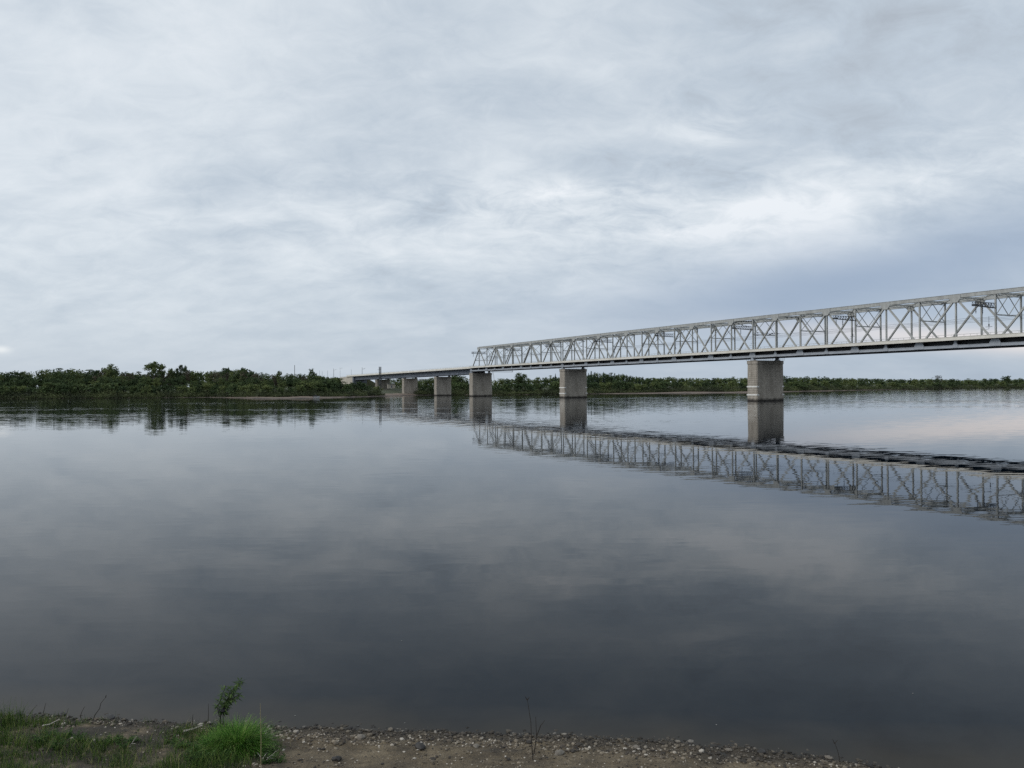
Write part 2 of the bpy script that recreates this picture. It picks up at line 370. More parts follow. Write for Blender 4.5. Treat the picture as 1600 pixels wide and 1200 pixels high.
def build_truss():
    root = empty('truss_bridge', P1, BR)
    tag(root, 'long grey steel lattice truss bridge crossing the river on stone piers', 'bridge')
    s0, s1 = I0*PAN, I1*PAN
    mb = MB()                               # meshes shared by the repeats
    def me(name, mat, fn):
        q = MB(); fn(q); return q.mesh(name, mat)
    for y in (0, -W):
        q = MB(); q.box(s0-1.2, s1+1.2, y-.4, y+.4, ZB0, ZB1)
        q.box(s0-1.2, s1+1.2, y+.4, y+.46, ZB0+.02, ZB0+.12); q.box(s0-1.2, s1+1.2, y+.4, y+.46, ZB1-.12, ZB1-.02)
        q.build('bottom_chord', MAT['chord'], root)
        q = MB(); q.box(s0+PAN*.98, s1-PAN*.98, y-.42, y+.42, ZT0, ZT1)
        q.box(s0+PAN*.98, s1-PAN*.98, y-.5, y+.5, ZT1, ZT1+.08)
        q.build('top_chord', MAT['steel'], root)
    def vert(q):
        for e in (-1, 1): q.box(-.19, .19, e*.2-.04, e*.2+.04, ZB1, ZT0)
        q.box(-.05, .05, -.16, .16, ZB1, ZT0)
    vme = me('vertical_post', MAT['steel'], vert)
    def gus_big(q): q.plate([(-1.5,ZB0+.1),(1.5,ZB0+.1),(1.5,ZB1+.15),(.95,ZD0-.05),(-.95,ZD0-.05),(-1.5,ZB1+.15)], .47, .53)
    def gus_small(q): q.plate([(-.75,ZB0+.1),(.75,ZB0+.1),(.75,ZB1+.1),(.38,ZB1+.5),(.36,ZD0-.05),(-.36,ZD0-.05),(-.38,ZB1+.5),(-.75,ZB1+.1)], .47, .53)
    def gus_top(q): q.plate([(-1.6,ZT1-.1),(1.6,ZT1-.1),(1.6,ZT0-.1),(.75,ZT0-1.3),(-.75,ZT0-1.3),(-1.6,ZT0-.1)], .51, .57)
    gb, gs, gt = me('gusset_plate', MAT['chord'], gus_big), me('gusset_plate', MAT['chord'], gus_small), me('gusset_plate', MAT['steel'], gus_top)
    def diag(sign):
        def fn(q):
            a = Vector((0,0,ZB1)); b = Vector((sign*PAN,0,ZT0))
            for e in (-1, 1): q.bar(a+Vector((0,e*.22,0)), b+Vector((0,e*.22,0)), .08, .46)
            q.bar(a, b, .36, .07)
        return fn
    dme = {1: me('diagonal_brace', MAT['steel'], diag(1)), -1: me('diagonal_brace', MAT['steel'], diag(-1))}
    for i in range(I0, I1+1):
        for y in (0, -W):
            if i not in (I0, I1):
                o = link('vertical_post', vme, root); o.location = (i*PAN, y, 0)
            else: o = root
            g = link('gusset_plate', gb if i % 2 == 0 else gs, o if o is not root else root)
            if o is root: g.location = (i*PAN, y, 0)
            if o is not root and i % 2: link('gusset_plate', gt, o)
            if i % 2 == 0:
                for sg in (-1, 1):
                    if I0 <= i+sg <= I1:
                        d = link('end_post' if i in (I0, I1) else 'diagonal_brace', dme[sg], root); d.location = (i*PAN, y, 0)
    # sway frames (cross braces below the top chord over every second post), top struts, top lateral braces
    zs = 25.2
    def sway(q):
        q.bar((0,-.3,zs), (0,-W+.3,zs), .3, .3)
        for a, b in (((0,-.3,ZT0-.2),(0,-W/2,zs)),((0,-.3,zs),(0,-W/2,ZT0-.2)),((0,-W/2,ZT0-.2),(0,-W+.3,zs)),((0,-W/2,zs),(0,-W+.3,ZT0-.2))):
            q.bar(a, b, .16, .16)
    sme = me('sway_brace', MAT['steel'], sway)
    tme = me('top_strut', MAT['steel'], lambda q: (q.bar((0,-.45,ZT0+.45),(0,-W+.45,ZT0+.45), .35, .45), q.bar((0,-.45,ZT0-.35),(0,-W+.45,ZT0-.35), .16, .16)) + tuple(
        q.bar((0,-.6-k*1.97,ZT0-.3 if k % 2 else ZT0+.3),(0,-.6-(k+1)*1.97,ZT0+.3 if k % 2 else ZT0-.3), .1, .1) for k in range(6)))
    lme = me('lateral_brace', MAT['steel'], lambda q: (q.bar((.3,-.5,ZT0+.45),(PAN-.3,-W+.5,ZT0+.45), .28, .28), q.bar((.3,-W+.5,ZT0+.72),(PAN-.3,-.5,ZT0+.72), .28, .28)))
    fme = me('floor_beam', MAT['darksteel'], lambda q: (q.box(-.2, .2, -W+.45, -.45, 16.9, ZD0), q.box(-.35, .35, -W+.45, -.45, 16.8, 16.9)))  # dark colour carries the shade below the deck
    bme = me('bottom_lateral_brace', MAT['darksteel'], lambda q: (q.bar((.3,-.5,16.6),(PAN-.3,-W+.5,16.6), .3, .25), q.bar((.3,-W+.5,16.86),(PAN-.3,-.5,16.86), .3, .22)))
    for i in range(I0, I1+1):
        def put(name, m_):
            o = link(name, m_, root); o.location = (i*PAN, 0, 0)
        put('floor_beam', fme)
        if i < I1: put('bottom_lateral_brace', bme)
        if I0 < i < I1: put('top_strut', tme)
        if I0 < i < I1-1: put('lateral_brace', lme)
        if i % 2 == 0 and I0 < i < I1: put('sway_brace', sme)
    # portal frames in the plane of the sloping end posts
    for i, sg in ((I1, -1), (I0, 1)):
        q = MB(); k = .42
        def pp(t, y): return (i*PAN + sg*PAN*t, y, ZB1 + (ZT0-ZB1)*t)
        q.bar(pp(.45,-.3), pp(.45,-W+.3), .3, .3)
        q.bar(pp(.45,-.3), pp(.97,-W/2), .2, .2); q.bar(pp(.97,-W/2), pp(.45,-W+.3), .2, .2)
        q.bar(pp(.97,-.3), pp(.45,-W/2), .2, .2); q.bar(pp(.45,-W/2), pp(.97,-W+.3), .2, .2)
        q.build('portal_brace', MAT['steel'], root)
    # deck, stringers, parapets and railings
    q = MB(); q.box(s0-1.3, s1+1.3, -W-1.6, 1.6, ZD0+.05, ZD1); q.build('deck', MAT['darksteel'], root)
    for y in (-2, -4.2, -6.5, -8.8, -11):
        q = MB(); q.box(s0, s1, y-.15, y+.15, ZD0-1.1, ZD0+.04); q.build('stringer', MAT['darksteel'], root)  # coloured dark to paint in the shadowed gap under the deck
    for y, e in ((1.6, 1), (-W-1.6, -1)):
        q = MB(); q.box(s0-1.3, s1+1.3, min(y, y+e*.16), max(y, y+e*.16), ZD0, ZP); q.box(s0-1.3, s1+1.3, min(y-e*.05, y+e*.24), max(y-e*.05, y+e*.24), ZP, ZP+.07)
        q.build('parapet', MAT['white'], root)
        q = MB(); q.box(s0-1.3, s1+1.3, y+e*.05-.04, y+e*.05+.04, ZR, ZR+.09)
        x = s0-1
        while x < s1+1.2:
            q.box(x-.03, x+.03, y+e*.05-.03, y+e*.05+.03, ZP+.07, ZR); x += 1.83
        q.build('railing', MAT['steel'], root)
    q = MB()                                # two tracks' ballast troughs and rails hidden behind the parapet
    for y in (-3.2, -4.7, -8.3, -9.8): q.box(s0, s1, y-.04, y+.04, ZD1+.12, ZD1+.28)
    q.build('rail', MAT['steel'], root)
    # lattice arms reaching out from every fourth post, each with hanging insulators
    def arm(q):
        L = 10.6; za, zb = 27.0, 28.3
        for x in (-.4, .4):
            q.bar((x,.4,za),(x,L,za+.25), .14, .16); q.bar((x,.4,zb),(x,L,zb-.1), .1, .1)
            for k in range(8):
                y0 = .4+k*(L-.4)/8; y1 = .4+(k+1)*(L-.4)/8
                q.bar((x,y0,za+.25*y0/L),(x,y1,zb-.1), .07, .07); q.bar((x,y1,za+.25*y1/L),(x,y1,zb-.1), .07, .07)
        for k in range(9):
            y = .4+k*(L-.4)/8; q.bar((-.4,y,za+.25*y/L),(.4,y,za+.25*y/L), .08, .08)
        q.box(-.55, .55, L-1.2, L, za+.1, za+.6)
    ame = me('cantilever_arm', MAT['darksteel'], arm)
    def ins(q):
        for k in range(7): q.tube([(0,0,-.25*k),(0,0,-.25*k-.16)], .17 if k % 2 else .1, 8)
        q.tube([(0,0,.2),(0,0,-1.9)], .04, 5)
    ime = me('insulator', MAT['black'], ins)
    for i in range(-20, 21, 4):
        a = link('cantilever_arm', ame, root); a.location = (i*PAN, 0, 0)
        for y in (9.6, 6.4):
            o = link('insulator', ime, a); o.location = (0, y, 26.9)
    # catenary along the track: drop hangers with a contact wire
    q = MB()
    for y in (-4, -9):
        for k in range(I0, I1): q.tube([(k*PAN, y, 25.1),(k*PAN+PAN/2, y, 24.9),(k*PAN+PAN, y, 25.1)], .03, 4)
        q.tube([(s0, y, 24.2),(s1, y, 24.2)], .03, 4)
    q.build('overhead_wire', MAT['black'], root)
    def hang(q):
        q.tube([(0,-4,25.2),(0,-4,21.6)], .05, 5); q.bar((-.9,-4,22.2),(.9,-4,22.2), .12, .1); q.tube([(0,-4,23),(0,-4,22.4)], .16, 7); q.bar((0,-4,21.6),(1.6,-4,21.3), .06, .06)
    hme = me('wire_hanger', MAT['black'], hang)
    for i in range(-20, 21, 4):
        o = link('wire_hanger', hme, root); o.location = (i*PAN+4, 0, 0)
    # anchored wires with strings of insulators over the first pier in view
    q = MB()
    def string(a, b, n, r=.2):
        a = Vector(a); b = Vector(b); q.tube([a, b], .05, 5)
        for k in range(n):
            t = .15 + .7*k/max(1, n-1); p = a.lerp(b, t); dd = (b-a).normalized()*.3
            q.tube([p-dd, p+dd], r, 7)
    string((.4,-.6,26.0),(-2,-W,25.8), 5); string((.3,-.6,25.0),(-10,-3.5,25.0), 4)
    string((11,-1,30.8),(1,1.5,28.2), 4); string((-9,-W+2,25.7),(-21,-.8,30.6), 2, .14); string((-8,-W+2,25.3),(-21,-.8,30.2), 2, .14)
    string((12,-2,31.0),(1,-2,30.6), 7, .22)
    string((-12,-3,30.7),(-22,-4,30.6), 5, .22)
    string((134,-2,29.8),(120,-9,26.0), 5); string((130,-1,27.2),(118,-6,29.8), 4); string((143,-2,31.0),(124,-4,30.7), 9, .22)
    q.build('insulator_string', MAT['black'], root)
    # inspection walk slung below the chords near the third pier, with its rope ladder
    q = MB(); s = 212
    for y in (.9, -13.9): q.bar((s,y,16.9),(s,y,15.4), .18, .25)
    q.bar((s-.5,1,15.5),(s-.5,-14,15.5), .14, .22); q.bar((s+.5,1,15.5),(s+.5,-14,15.5), .14, .22); q.bar((s,1,16.3),(s,-14,16.3), .07, .07)
    g = q.build('inspection_gantry', MAT['steel'], root)
    q = MB()
    for e in (-.3, .3): q.tube([(s+e,.2,15.5),(s+e,-.6,12.6),(s+e,-.9,8.8)], .07, 5)
    for k in range(14):
        t = k/14; q.bar((s-.3,-.1-.8*t,15-6*t),(s+.3,-.1-.8*t,15-6*t), .06, .06)
    q.build('rope_ladder', MAT['render'], g)
    return root

def build_approach():
    root = empty('girder_bridge', bpt(242, 0), BR)
    tag(root, 'slate plate girder approach spans running from the truss to the far bank', 'bridge')
    L = 254; g0 = 1.5; dz = -.0045           # local x from the truss end, falling gently toward the far bank
    def z(x, h): return h + dz*x
    q = MB(); q.bar((g0, -6, z(g0,18.2)), (L+20, -6, z(L+20,18.2)), 14.4, .35); q.build('deck', MAT['darksteel'], root)
    for y in (-1.0, -10.6):
        q = MB(); a, b = (g0, y, z(g0,16.35)), (L, y, z(L,16.35))
        q.bar(a, b, .1, 3.1)
        for hh in (14.78, 17.92): q.bar((g0, y, z(g0,hh)), (L, y, z(L,hh)), .8, .1)
        x = g0+.6
        while x < L: q.bar((x, y, z(x,14.85)), (x, y, z(x,17.85)), .14, .5, (0,1,0)); x += 2.1
        q.build('plate_girder', MAT['girder'], root)
    q = MB(); x = g0+1
    while x < L: q.bar((x,-1.2,z(x,15.4)),(x,-10.4,z(x,15.4)), .2, .3); q.bar((x,-1.2,z(x,17.2)),(x,-10.4,z(x,17.2)), .2, .3); x += 8.4
    q.build('cross_frame', MAT['darksteel'], root)
    for y in (1.3, -13.3):
        q = MB(); q.bar((g0, y, z(g0,18.95)), (L+20, y, z(L+20,18.95)), .18, 1.3); q.build('parapet', MAT['white'], root)
        q = MB(); q.bar((g0, y, z(g0,20.1)), (L+20, y, z(L+20,20.1)), .07, .07)
        x = g0+1
        while x < L+20: q.bar((x,y,z(x,19.6)),(x,y,z(x,20.1)), .05, .05); x += 3
        q.build('railing', MAT['steel'], root)

def build_pier(s, w0, w1, top, half, base, label, mat, bands, name='stone_pier', railing=False, skew=0):
    root = empty(name, bpt(s, 0, 0), BR)
    tag(root, label, 'bridge pier', 'piers of the bridge')
    y0, y1 = -w1, -w0                        # local y = -w
    ch = .35
    def ring(e, hx):
        return [(-hx-e, y0-e+ch), (-hx-e+ch, y0-e), (hx+e-ch, y0-e), (hx+e, y0-e+ch), (hx+e, y1+e-ch), (hx+e-ch, y1+e), (-hx-e+ch, y1+e), (-hx-e, y1+e-ch)]
    q = MB(); n = 7
    lev = [base-3] + [base + (top-1.3-base)*k/n for k in range(n+1)]
    prev = None
    for zz in lev:                           # slight batter
        e = .12*(1-(zz-base)/(top-base)); st = len(q.v)
        q.v += [(x, y, zz) for x, y in ring(e, half)]
        if prev is not None:
            for k in range(8):
                j = (k+1) % 8; q.f.append((prev+k, prev+j, st+j, st+k))
        prev = st
    q.f.append(tuple(prev+k for k in range(8)))
    q.build('shaft', MAT[mat], root)
    q = MB(); q.prism(ring(.18, half), top-1.3, top-.12); q.prism(ring(.26, half), top-.12, top)
    q.build('cap', MAT[mat], root)
    for zb in bands:
        q = MB(); e = .12*(1-(zb-base)/(top-base))+.015; t = .24
        q.box(-half-e, half+e, y1+e-.02, y1+e+.02, zb-t, zb+t)                # across the narrow nose
        for sx_ in (-1, 1):
            q.box(sx_*(half+e)-.02, sx_*(half+e)+.02, y1-1.0, y1+e+.02, zb-t, zb+t)
            q.box(sx_*(half+e)-.02, sx_*(half+e)+.02, y0-e, y0+1.1, zb-t, zb+t)
        q.build('white_mark', MAT['band'], root)
    if railing:
        q = MB()
        for x in (-half-.3, half+.3):
            for zz in (top+.55, top+1.05): q.bar((x, y0-.3, zz), (x, y1+.3, zz), .05, .05)
            y = y0
            while y <= y1: q.bar((x,y,top),(x,y,top+1.05), .05, .05); y += 1.1
        q.build('railing', MAT['darksteel'], root)
    return root
def bearings(root, ys, top, under, mat='chord'):
    for k, y in enumerate(ys):
        q = MB(); q.box(-.9, .9, y-.8, y+.8, top, top+.25); q.plate([(-.75,top+.25),(.75,top+.25),(.35,under-.12),(-.35,under-.12)], y-.6, y+.6); q.box(-.6,.6,y-.65,y+.65,under-.12,under-.01)
        q.build('bearing', MAT[mat], root)

def build_piers():
    for s, lab, b in ((0, 'stone pier with two white bands, nearest and tallest in view', (2.4,5.5)), (132, 'stone pier with two white bands and fine courses, standing mid river', (2.4,5.45)),
                      (242, 'unmarked stone pier where the lattice truss meets the plate girders', ())):
        r = build_pier(s, -.7, 13.7, 15.35, 2.45, 0, lab, 'pier', b, railing=(s < 200)); bearings(r, (0, -W), 15.35, 16.4)
        if s == 242: bearings(r, (), 0, 0)
    r = build_pier(-132, -.7, 13.7, 15.35, 2.45, 0, 'stone pier under the truss nearest the viewer\'s bank', 'pier', (2.4,5.5), railing=True); bearings(r, (0, -W), 15.35, 16.4)
    for s, top, base, lab, m in ((301, 13.75, 0, 'slim stone pier at the water edge under the plate girders', 'pier'), (366, 13.45, 1.0, 'pale stone pier on the sandy far shore under the plate girders', 'pier'),
                              (431, 13.2, 4.0, 'dark brown stone pier on land behind the lattice mast', 'pierdark')):
        r = build_pier(s, -.6, 11.2, top, 2.1 if s < 400 else 2.6, base, lab, m, ()); bearings(r, (-1.0, -10.6), top, 14.76-.0045*(s-242), 'darksteel')
    # abutment with its long pale wing wall
    root = empty('bridge_abutment', bpt(496, 0, 0), BR)
    tag(root, 'pale concrete abutment wall where the bridge reaches the far bank', 'abutment')
    q = MB(); q.box(0, 3, -12.5, .6, 3, 16.9); q.build('breast_wall', MAT['girder'], root)  # concrete end face; its shade is put in with the dark girder colour
    for y in (.6, -12.5):
        q = MB()
        q.plate([(3.02,9.6),(40,9.6),(44,12.5),(44,16.6),(3.02,16.9)], y-.5, y+.1)
        q.box(2.9, 44.2, y-.6, y+.2, 16.9, 17.25); q.build('wing_wall', MAT['concrete'], root)

def build_embankment():
    mb = MB(); cs = [(455,3.5,3.2),(480,6.5,5.5),(498.5,10.0,9.4),(499.2,16.3,9.4),(539,16.4,9.4),(541,16.4,16.4),(700,16.8,16.8),(1100,17,17)]
    rows = []
    for s, t, tn in cs:                     # tn: height of the turf against the wing wall
        row = []
        for w, z in ((-.8-(tn-2.5)*1.8, 2.5), (-.75, tn), (-.1, t), (12.4, t), (12.4+(t-2.5)*1.8, 2.5)):
            p = bpt(s, w, z); row.append(len(mb.v)); mb.v.append(tuple(p))
        rows.append(row)
    for a, b in zip(rows, rows[1:]):
        for k in range(4): mb.f.append((a[k], a[k+1], b[k+1], b[k]))
    tag(mb.build('railway_embankment', noisy('embankment_turf', [(.3,(.05,.06,.03)),(.6,(.10,.10,.055)),(.8,(.16,.14,.09))], .12, .95)), 'grassy railway embankment rising behind the far abutment', 'embankment', kind='structure')

# ------------------------------------------------------------------ trees
def leaf_quad(mb, p, size, rg, droop=0):
    d = Vector((rg.gauss(0,1), rg.gauss(0,1), rg.gauss(0,.7))).normalized()
    e = d.orthogonal(); e.rotate(Matrix.Rotation(rg.uniform(0,6.28), 3, d)); f = d.cross(e)
    a = size*rg.uniform(.6,1.15); b = a*rg.uniform(.5,.9)
    mb.quad(p-e*a, p-f*b*.8, p+e*a, p+f*b)
def limb_mesh(mb, h, rg, spread, r0, start=.25, n=9):
    mb.tube([(0,0,-1),(rg.uniform(-.2,.2),rg.uniform(-.2,.2),h*.35),(rg.uniform(-.5,.5),rg.uniform(-.5,.5),h*.7),(rg.uniform(-.6,.6),rg.uniform(-.6,.6),h*.95)], [r0,r0*.8,r0*.45,r0*.12], 7)
    tips = []
    for k in range(n):
        t = start + (.85-start)*k/max(1,n-1); a = k*2.4+rg.uniform(-.4,.4); L = spread*rg.uniform(.7,1.05)*(1.1-t*.5)
        b = Vector((0,0,h*t)); e = b + Vector((math.cos(a)*L, math.sin(a)*L, L*rg.uniform(.5,1.1)))
        m = b.lerp(e,.5) + Vector((0,0,-.06*L)); mb.tube([b, m, e], [r0*.4*(1.1-t), r0*.25*(1.1-t), .03], 5); tips.append(e)
    return tips
def proto_broad(seed, h=14, w=4.6, clumps=105, per=18, leaf=.31, base=.18, mat='leaf', gaps=0, bark='bark', top=1.0):
    rg = random.Random(seed); t = MB(); tips = limb_mesh(t, h*.9, rg, w*.8, .28)
    c = MB(); lobes = [(Vector((rg.uniform(-.45,.45)*w, rg.uniform(-.45,.45)*w, h*rg.uniform(base+.2,.82))), w*rg.uniform(.45,.72)) for _ in range(7)] + [(Vector((rg.uniform(-.4,.4),rg.uniform(-.4,.4),h*.86)), w*.5*top)]
    for _ in range(clumps):
        lc, lr = rg.choice(lobes); d = Vector((rg.gauss(0,1), rg.gauss(0,1), rg.gauss(0,.85))).normalized()*lr*rg.uniform(.55,1.05)
        p = lc + d
        if p.z < h*base: p.z = h*base + rg.uniform(0, 1)
        if p.z > h: p.z = h - rg.uniform(0,.6)
        cr = rg.uniform(.6,1.15)
        for _ in range(per):
            leaf_quad(c, p + Vector((rg.gauss(0,.5), rg.gauss(0,.5), rg.gauss(0,.42)))*cr, leaf, rg)
    return t.mesh('trunk', MAT[bark]), c.mesh('crown', MAT[mat]), h
def proto_open(seed, h=22, w=6, clumps=150, per=13, leaf=.42, mat='leaf', bark='bark'):
    rg = random.Random(seed); t = MB()
    c = MB()
    t.tube([(0,0,-1),(.2,.1,h*.3),(.1,.3,h*.5)], [.5,.42,.36], 8)
    for k in range(9):
        a = k*2.399+rg.uniform(-.3,.3); L = w*rg.uniform(.55,1)*(.25 if k % 4 == 3 else 1); z1 = h*(rg.uniform(.55,.88) if k % 4 != 3 else rg.uniform(.82,.95))
        b = Vector((.1,.2,h*rg.uniform(.3,.5))); e = Vector((math.cos(a)*L, math.sin(a)*L, z1)); m = b.lerp(e,.5)+Vector((0,0,h*.05))
        t.tube([b, m, e], [.22,.13,.04], 6)
        for j in range(clumps//9):
            p = e + Vector((rg.gauss(0,1), rg.gauss(0,1), rg.gauss(0,.7))).normalized()*w*rg.uniform(.12,.36)
            for _ in range(per): leaf_quad(c, p+Vector((rg.gauss(0,.5),rg.gauss(0,.5),rg.gauss(0,.4))), leaf, rg)
        for j in range(3):
            p = b.lerp(e, rg.uniform(.45,.8)) + Vector((rg.gauss(0,.7),rg.gauss(0,.7),rg.gauss(0,.5)))
            for _ in range(per-3): leaf_quad(c, p+Vector((rg.gauss(0,.5),rg.gauss(0,.5),rg.gauss(0,.4))), leaf*.9, rg)
    return t.mesh('trunk', MAT[bark]), c.mesh('crown', MAT[mat]), h
def proto_conifer(seed, h=15, w=2.6, leaf=.42):
    rg = random.Random(seed); t = MB(); t.tube([(0,0,-1),(0,0,h*.5),(.1,0,h)], [.24,.15,.03], 7)
    c = MB(); z = h*.1
    while z < h:
        rr = w*(1-z/h)**.85*rg.uniform(.8,1.15)+.12; nb = 5+int(rr*2.2); a0 = rg.uniform(0,6)
        for k in range(nb):
            a = a0+k*6.283/nb+rg.uniform(-.2,.2); L = rr*rg.uniform(.75,1.1)
            for j in range(3+int(L*1.6)):
                f = (j+.4)/(3+int(L*1.6)); leaf_quad(c, Vector((math.cos(a)*L*f, math.sin(a)*L*f, z-.28*L*f+rg.uniform(-.12,.12))), leaf*(1-.35*z/h), rg)
        z += .62
    return t.mesh('trunk', MAT['bark']), c.mesh('crown', MAT['conifer']), h

TREE_N = {}
def plant(proto, loc, height, label, group, name='broadleaf_tree', cat='tree', rz=None, wide=1.0):
    tm, cm, h = proto; k = height/h
    o = empty(name, loc, rnd.uniform(0,6.28) if rz is None else rz); o.scale = (k*wide, k*wide, k)
    tag(o, label, cat, group)
    link('trunk', tm, o); link('crown', cm, o)
    return o

SKY_LEFT = [(-300,580),(0,580),(40,579),(70,576),(110,575),(150,575),(172,571),(185,576),(200,579),(222,580),(262,577),(285,574),(320,577),(350,576),(380,576),(395,578),(410,581),(440,584),(458,582),(478,584),(488,580),(497,586),(520,590),(560,597)]
SKY_RIGHT = [(600,592),(640,591),(668,590),(690,589),(705,586),(718,585),(726,591),(735,588),(770,590),(800,589),(830,590),(850,587),(872,586),(900,584),(920,581),(945,581),(970,583),(990,586),(1010,588),(1060,588),(1100,589),(1160,588),(1230,587),(1285,586.5),(1330,589.5),(1400,590),(1500,590.5),(1600,590),(1900,592)]

def build_trees():
    broad = [proto_broad(20+i, w=4.6+.5*(i % 3), top=1+.15*(i % 2)) for i in range(6)]
    slim = [proto_broad(40+i, w=3.2, clumps=60) for i in range(3)]
    brown = [proto_broad(50+i, w=4.2, clumps=60, per=11, leaf=.3, mat='brownleaf', bark='palebark') for i in range(3)]
    openp = [proto_open(60+i, w=5.6+.6*i) for i in range(3)]
    conif = [proto_conifer(70+i, w=2.4+.3*i) for i in range(3)]
    bushy = [proto_broad(80+i, h=7, w=3.6, clumps=60, per=14, leaf=.34, base=.06) for i in range(3)]
    def row(tab, px0, px1, step, o0, o1, k0, k1, protos, label, group, name='broadleaf_tree', skip=None, jit=2, wide=(.9,1.25)):
        px = px0
        while px < px1:
            p = px + rnd.uniform(-step*.4, step*.4)
            off = rnd.uniform(o0, o1); Z = shoreZ(p) + interp(BUSH, p) + off
            base = land_at(p, interp(BUSH, p)+off) - .3
            top = gz(p, interp(tab, p) + rnd.uniform(0, jit), Z)
            hh = max(3.0, (top-base)*rnd.uniform(k0, k1))
            if not (skip and skip(p)):
                plant(rnd.choice(protos), (gx(p, Z), Z, base), hh, label, group, name, wide=rnd.uniform(*wide))
            px += step*rnd.uniform(.8,1.2)
    dark = lambda p: 505 < p < 600
    # left bank: skyline row, middle row, front row
    row(SKY_LEFT, -60, 505, 8.5, 45, 80, .93, 1.0, broad+slim, 'green broadleaf tree on the skyline of the left far bank', 'skyline trees of the left far bank')
    row(SKY_LEFT, -55, 505, 13, 22, 42, .60, .78, broad+slim[:1], 'green broadleaf tree in the middle of the left far bank wood', 'middle trees of the left far bank')
    row(SKY_LEFT, -60, 560, 13, 7, 18, .36, .52, bushy, 'low bushy tree behind the left far shore willows', 'low trees of the left far shore', wide=(1.1,1.5))
    row(SKY_LEFT, 150, 500, 29, 36, 60, .84, .98, brown, 'thin brownish tree in the left far bank wood', 'brownish trees of the left far bank')
    # right bank
    sk = lambda p: 1170 < p < 1222 or 874 < p < 916
    row(SKY_RIGHT, 700, 1000, 9, 30, 70, .88, 1.0, broad+slim, 'green broadleaf tree on the far bank beyond the mid river piers', 'broadleaf trees beyond the mid river piers', skip=sk)
    row(SKY_RIGHT, 652, 1000, 12, 9, 24, .42, .66, bushy, 'low bushy tree on the far shore beyond the mid river piers', 'low trees beyond the mid river piers', skip=lambda p: sk(p) or p < 653, wide=(1.1,1.5))
    row(SKY_RIGHT, 1000, 1640, 8.5, 30, 80, .86, 1.0, broad, 'green broadleaf tree on the distant right bank under the truss', 'broadleaf trees of the distant right bank', skip=sk, wide=(1.1,1.6), jit=1.5)
    row(SKY_RIGHT, 1000, 1640, 12, 8, 24, .45, .66, bushy, 'low bushy tree along the distant right shore', 'low trees of the distant right shore', skip=sk, wide=(1.2,1.8), jit=1)
    row(SKY_RIGHT, 918, 1012, 5.5, 24, 55, .88, 1.04, conif, 'pointed conifer in the stand right of the mid river pier', 'conifers right of the mid river pier', 'conifer_tree', wide=(1,1.3))
    # single trees that stand out
    def single(proto, px, ytop, off, label, name='broadleaf_tree', wide=1):
        Z = shoreZ(px)+interp(BUSH, px)+off; b = land_at(px, interp(BUSH, px)+off)-.3
        plant(proto, (gx(px, Z), Z, b), gz(px, ytop, Z)-b, label, None, name, wide=wide)
    single(openp[0], 242, 563.5, 40, 'tallest open crowned tree standing high above the left far wood', wide=.95)
    single(openp[1], 283, 569.5, 48, 'slender round headed tree right of the tallest tree', wide=.55)
    single(broad[1], 172, 570.5, 50, 'dark dense tree topping the skyline left of the tallest tree', wide=.8)
    single(openp[2], 355, 574, 50, 'open dark tree left of the broad thin crowned pair', wide=.6)
    single(openp[0], 378, 573.5, 55, 'broad thin crowned tree at the end of the left skyline', wide=.7)
    single(openp[1], 436, 579, 46, 'spindly fork topped tree left of the tall pole', wide=.45)
    single(broad[3], 488, 577.5, 40, 'rounded green tree between the tall pole and the abutment', wide=.8)
    single(openp[2], 268, 575, 50, 'wispy tree between the tallest tree and the round headed one', wide=.5)
    single(broad[2], 812, 583, 45, 'solitary round dark tree seen under the truss', wide=1.25)
    single(conif[1], 868, 583.5, 45, 'pointed conifer just left of the mid river pier', 'conifer_tree')
    single(conif[2], 924, 579.5, 40, 'tallest conifer right of the mid river pier', 'conifer_tree', 1.2)
    single(broad[4], 714, 583.5, 30, 'tall dark tree filling the last gap under the plate girders', wide=1.2)
    single(brown[1], 1466, 586.5, 60, 'brownish broad tree rising from the distant right wood', wide=1.5)
    single(broad[5], 1574, 587.2, 50, 'dark tree topping the distant wood below the right end of the truss', wide=1.3)
    # bushes on the slope below the abutment
    for px, Zo, yt in ((478,30,596),(493,34,597),(508,40,594),(520,38,597),(532,52,600),(543,40,601),(556,50,597),(566,46,598),(577,42,603),(588,36,604),(515,60,592),(526,75,591),(500,60,589),(545,62,600.5),(560,70,601)):
        Z = shoreZ(px)+Zo; b = land_at(px, Zo)-.3
        plant(rnd.choice(bushy), (gx(px, Z), Z, b), max(3, gz(px, yt, Z)-b), 'green bush on the slope below the pale abutment', 'bushes below the abutment', 'bush', 'bush', wide=1.3)
    for px, Zo, yt in ((598,170,593),(606,175,591),(615,160,593),(624,150,590),(631,120,592),(646,120,591),(654,100,595),(664,90,599),(652,60,597),(668,66,592),(676,90,590),(690,70,597),(703,60,590)):
        Z = shoreZ(px)+Zo; b = land_at(px, Zo)-.3
        plant(rnd.choice(broad), (gx(px, Z), Z, b), max(3, gz(px, yt, Z)-b), 'dark tree between the plate girder piers', 'trees between the plate girder piers', wide=1.3)

    # uncountable willow thicket hugging the far shore, and the wood behind
    rg = random.Random(5); mb = MB(); px = -350
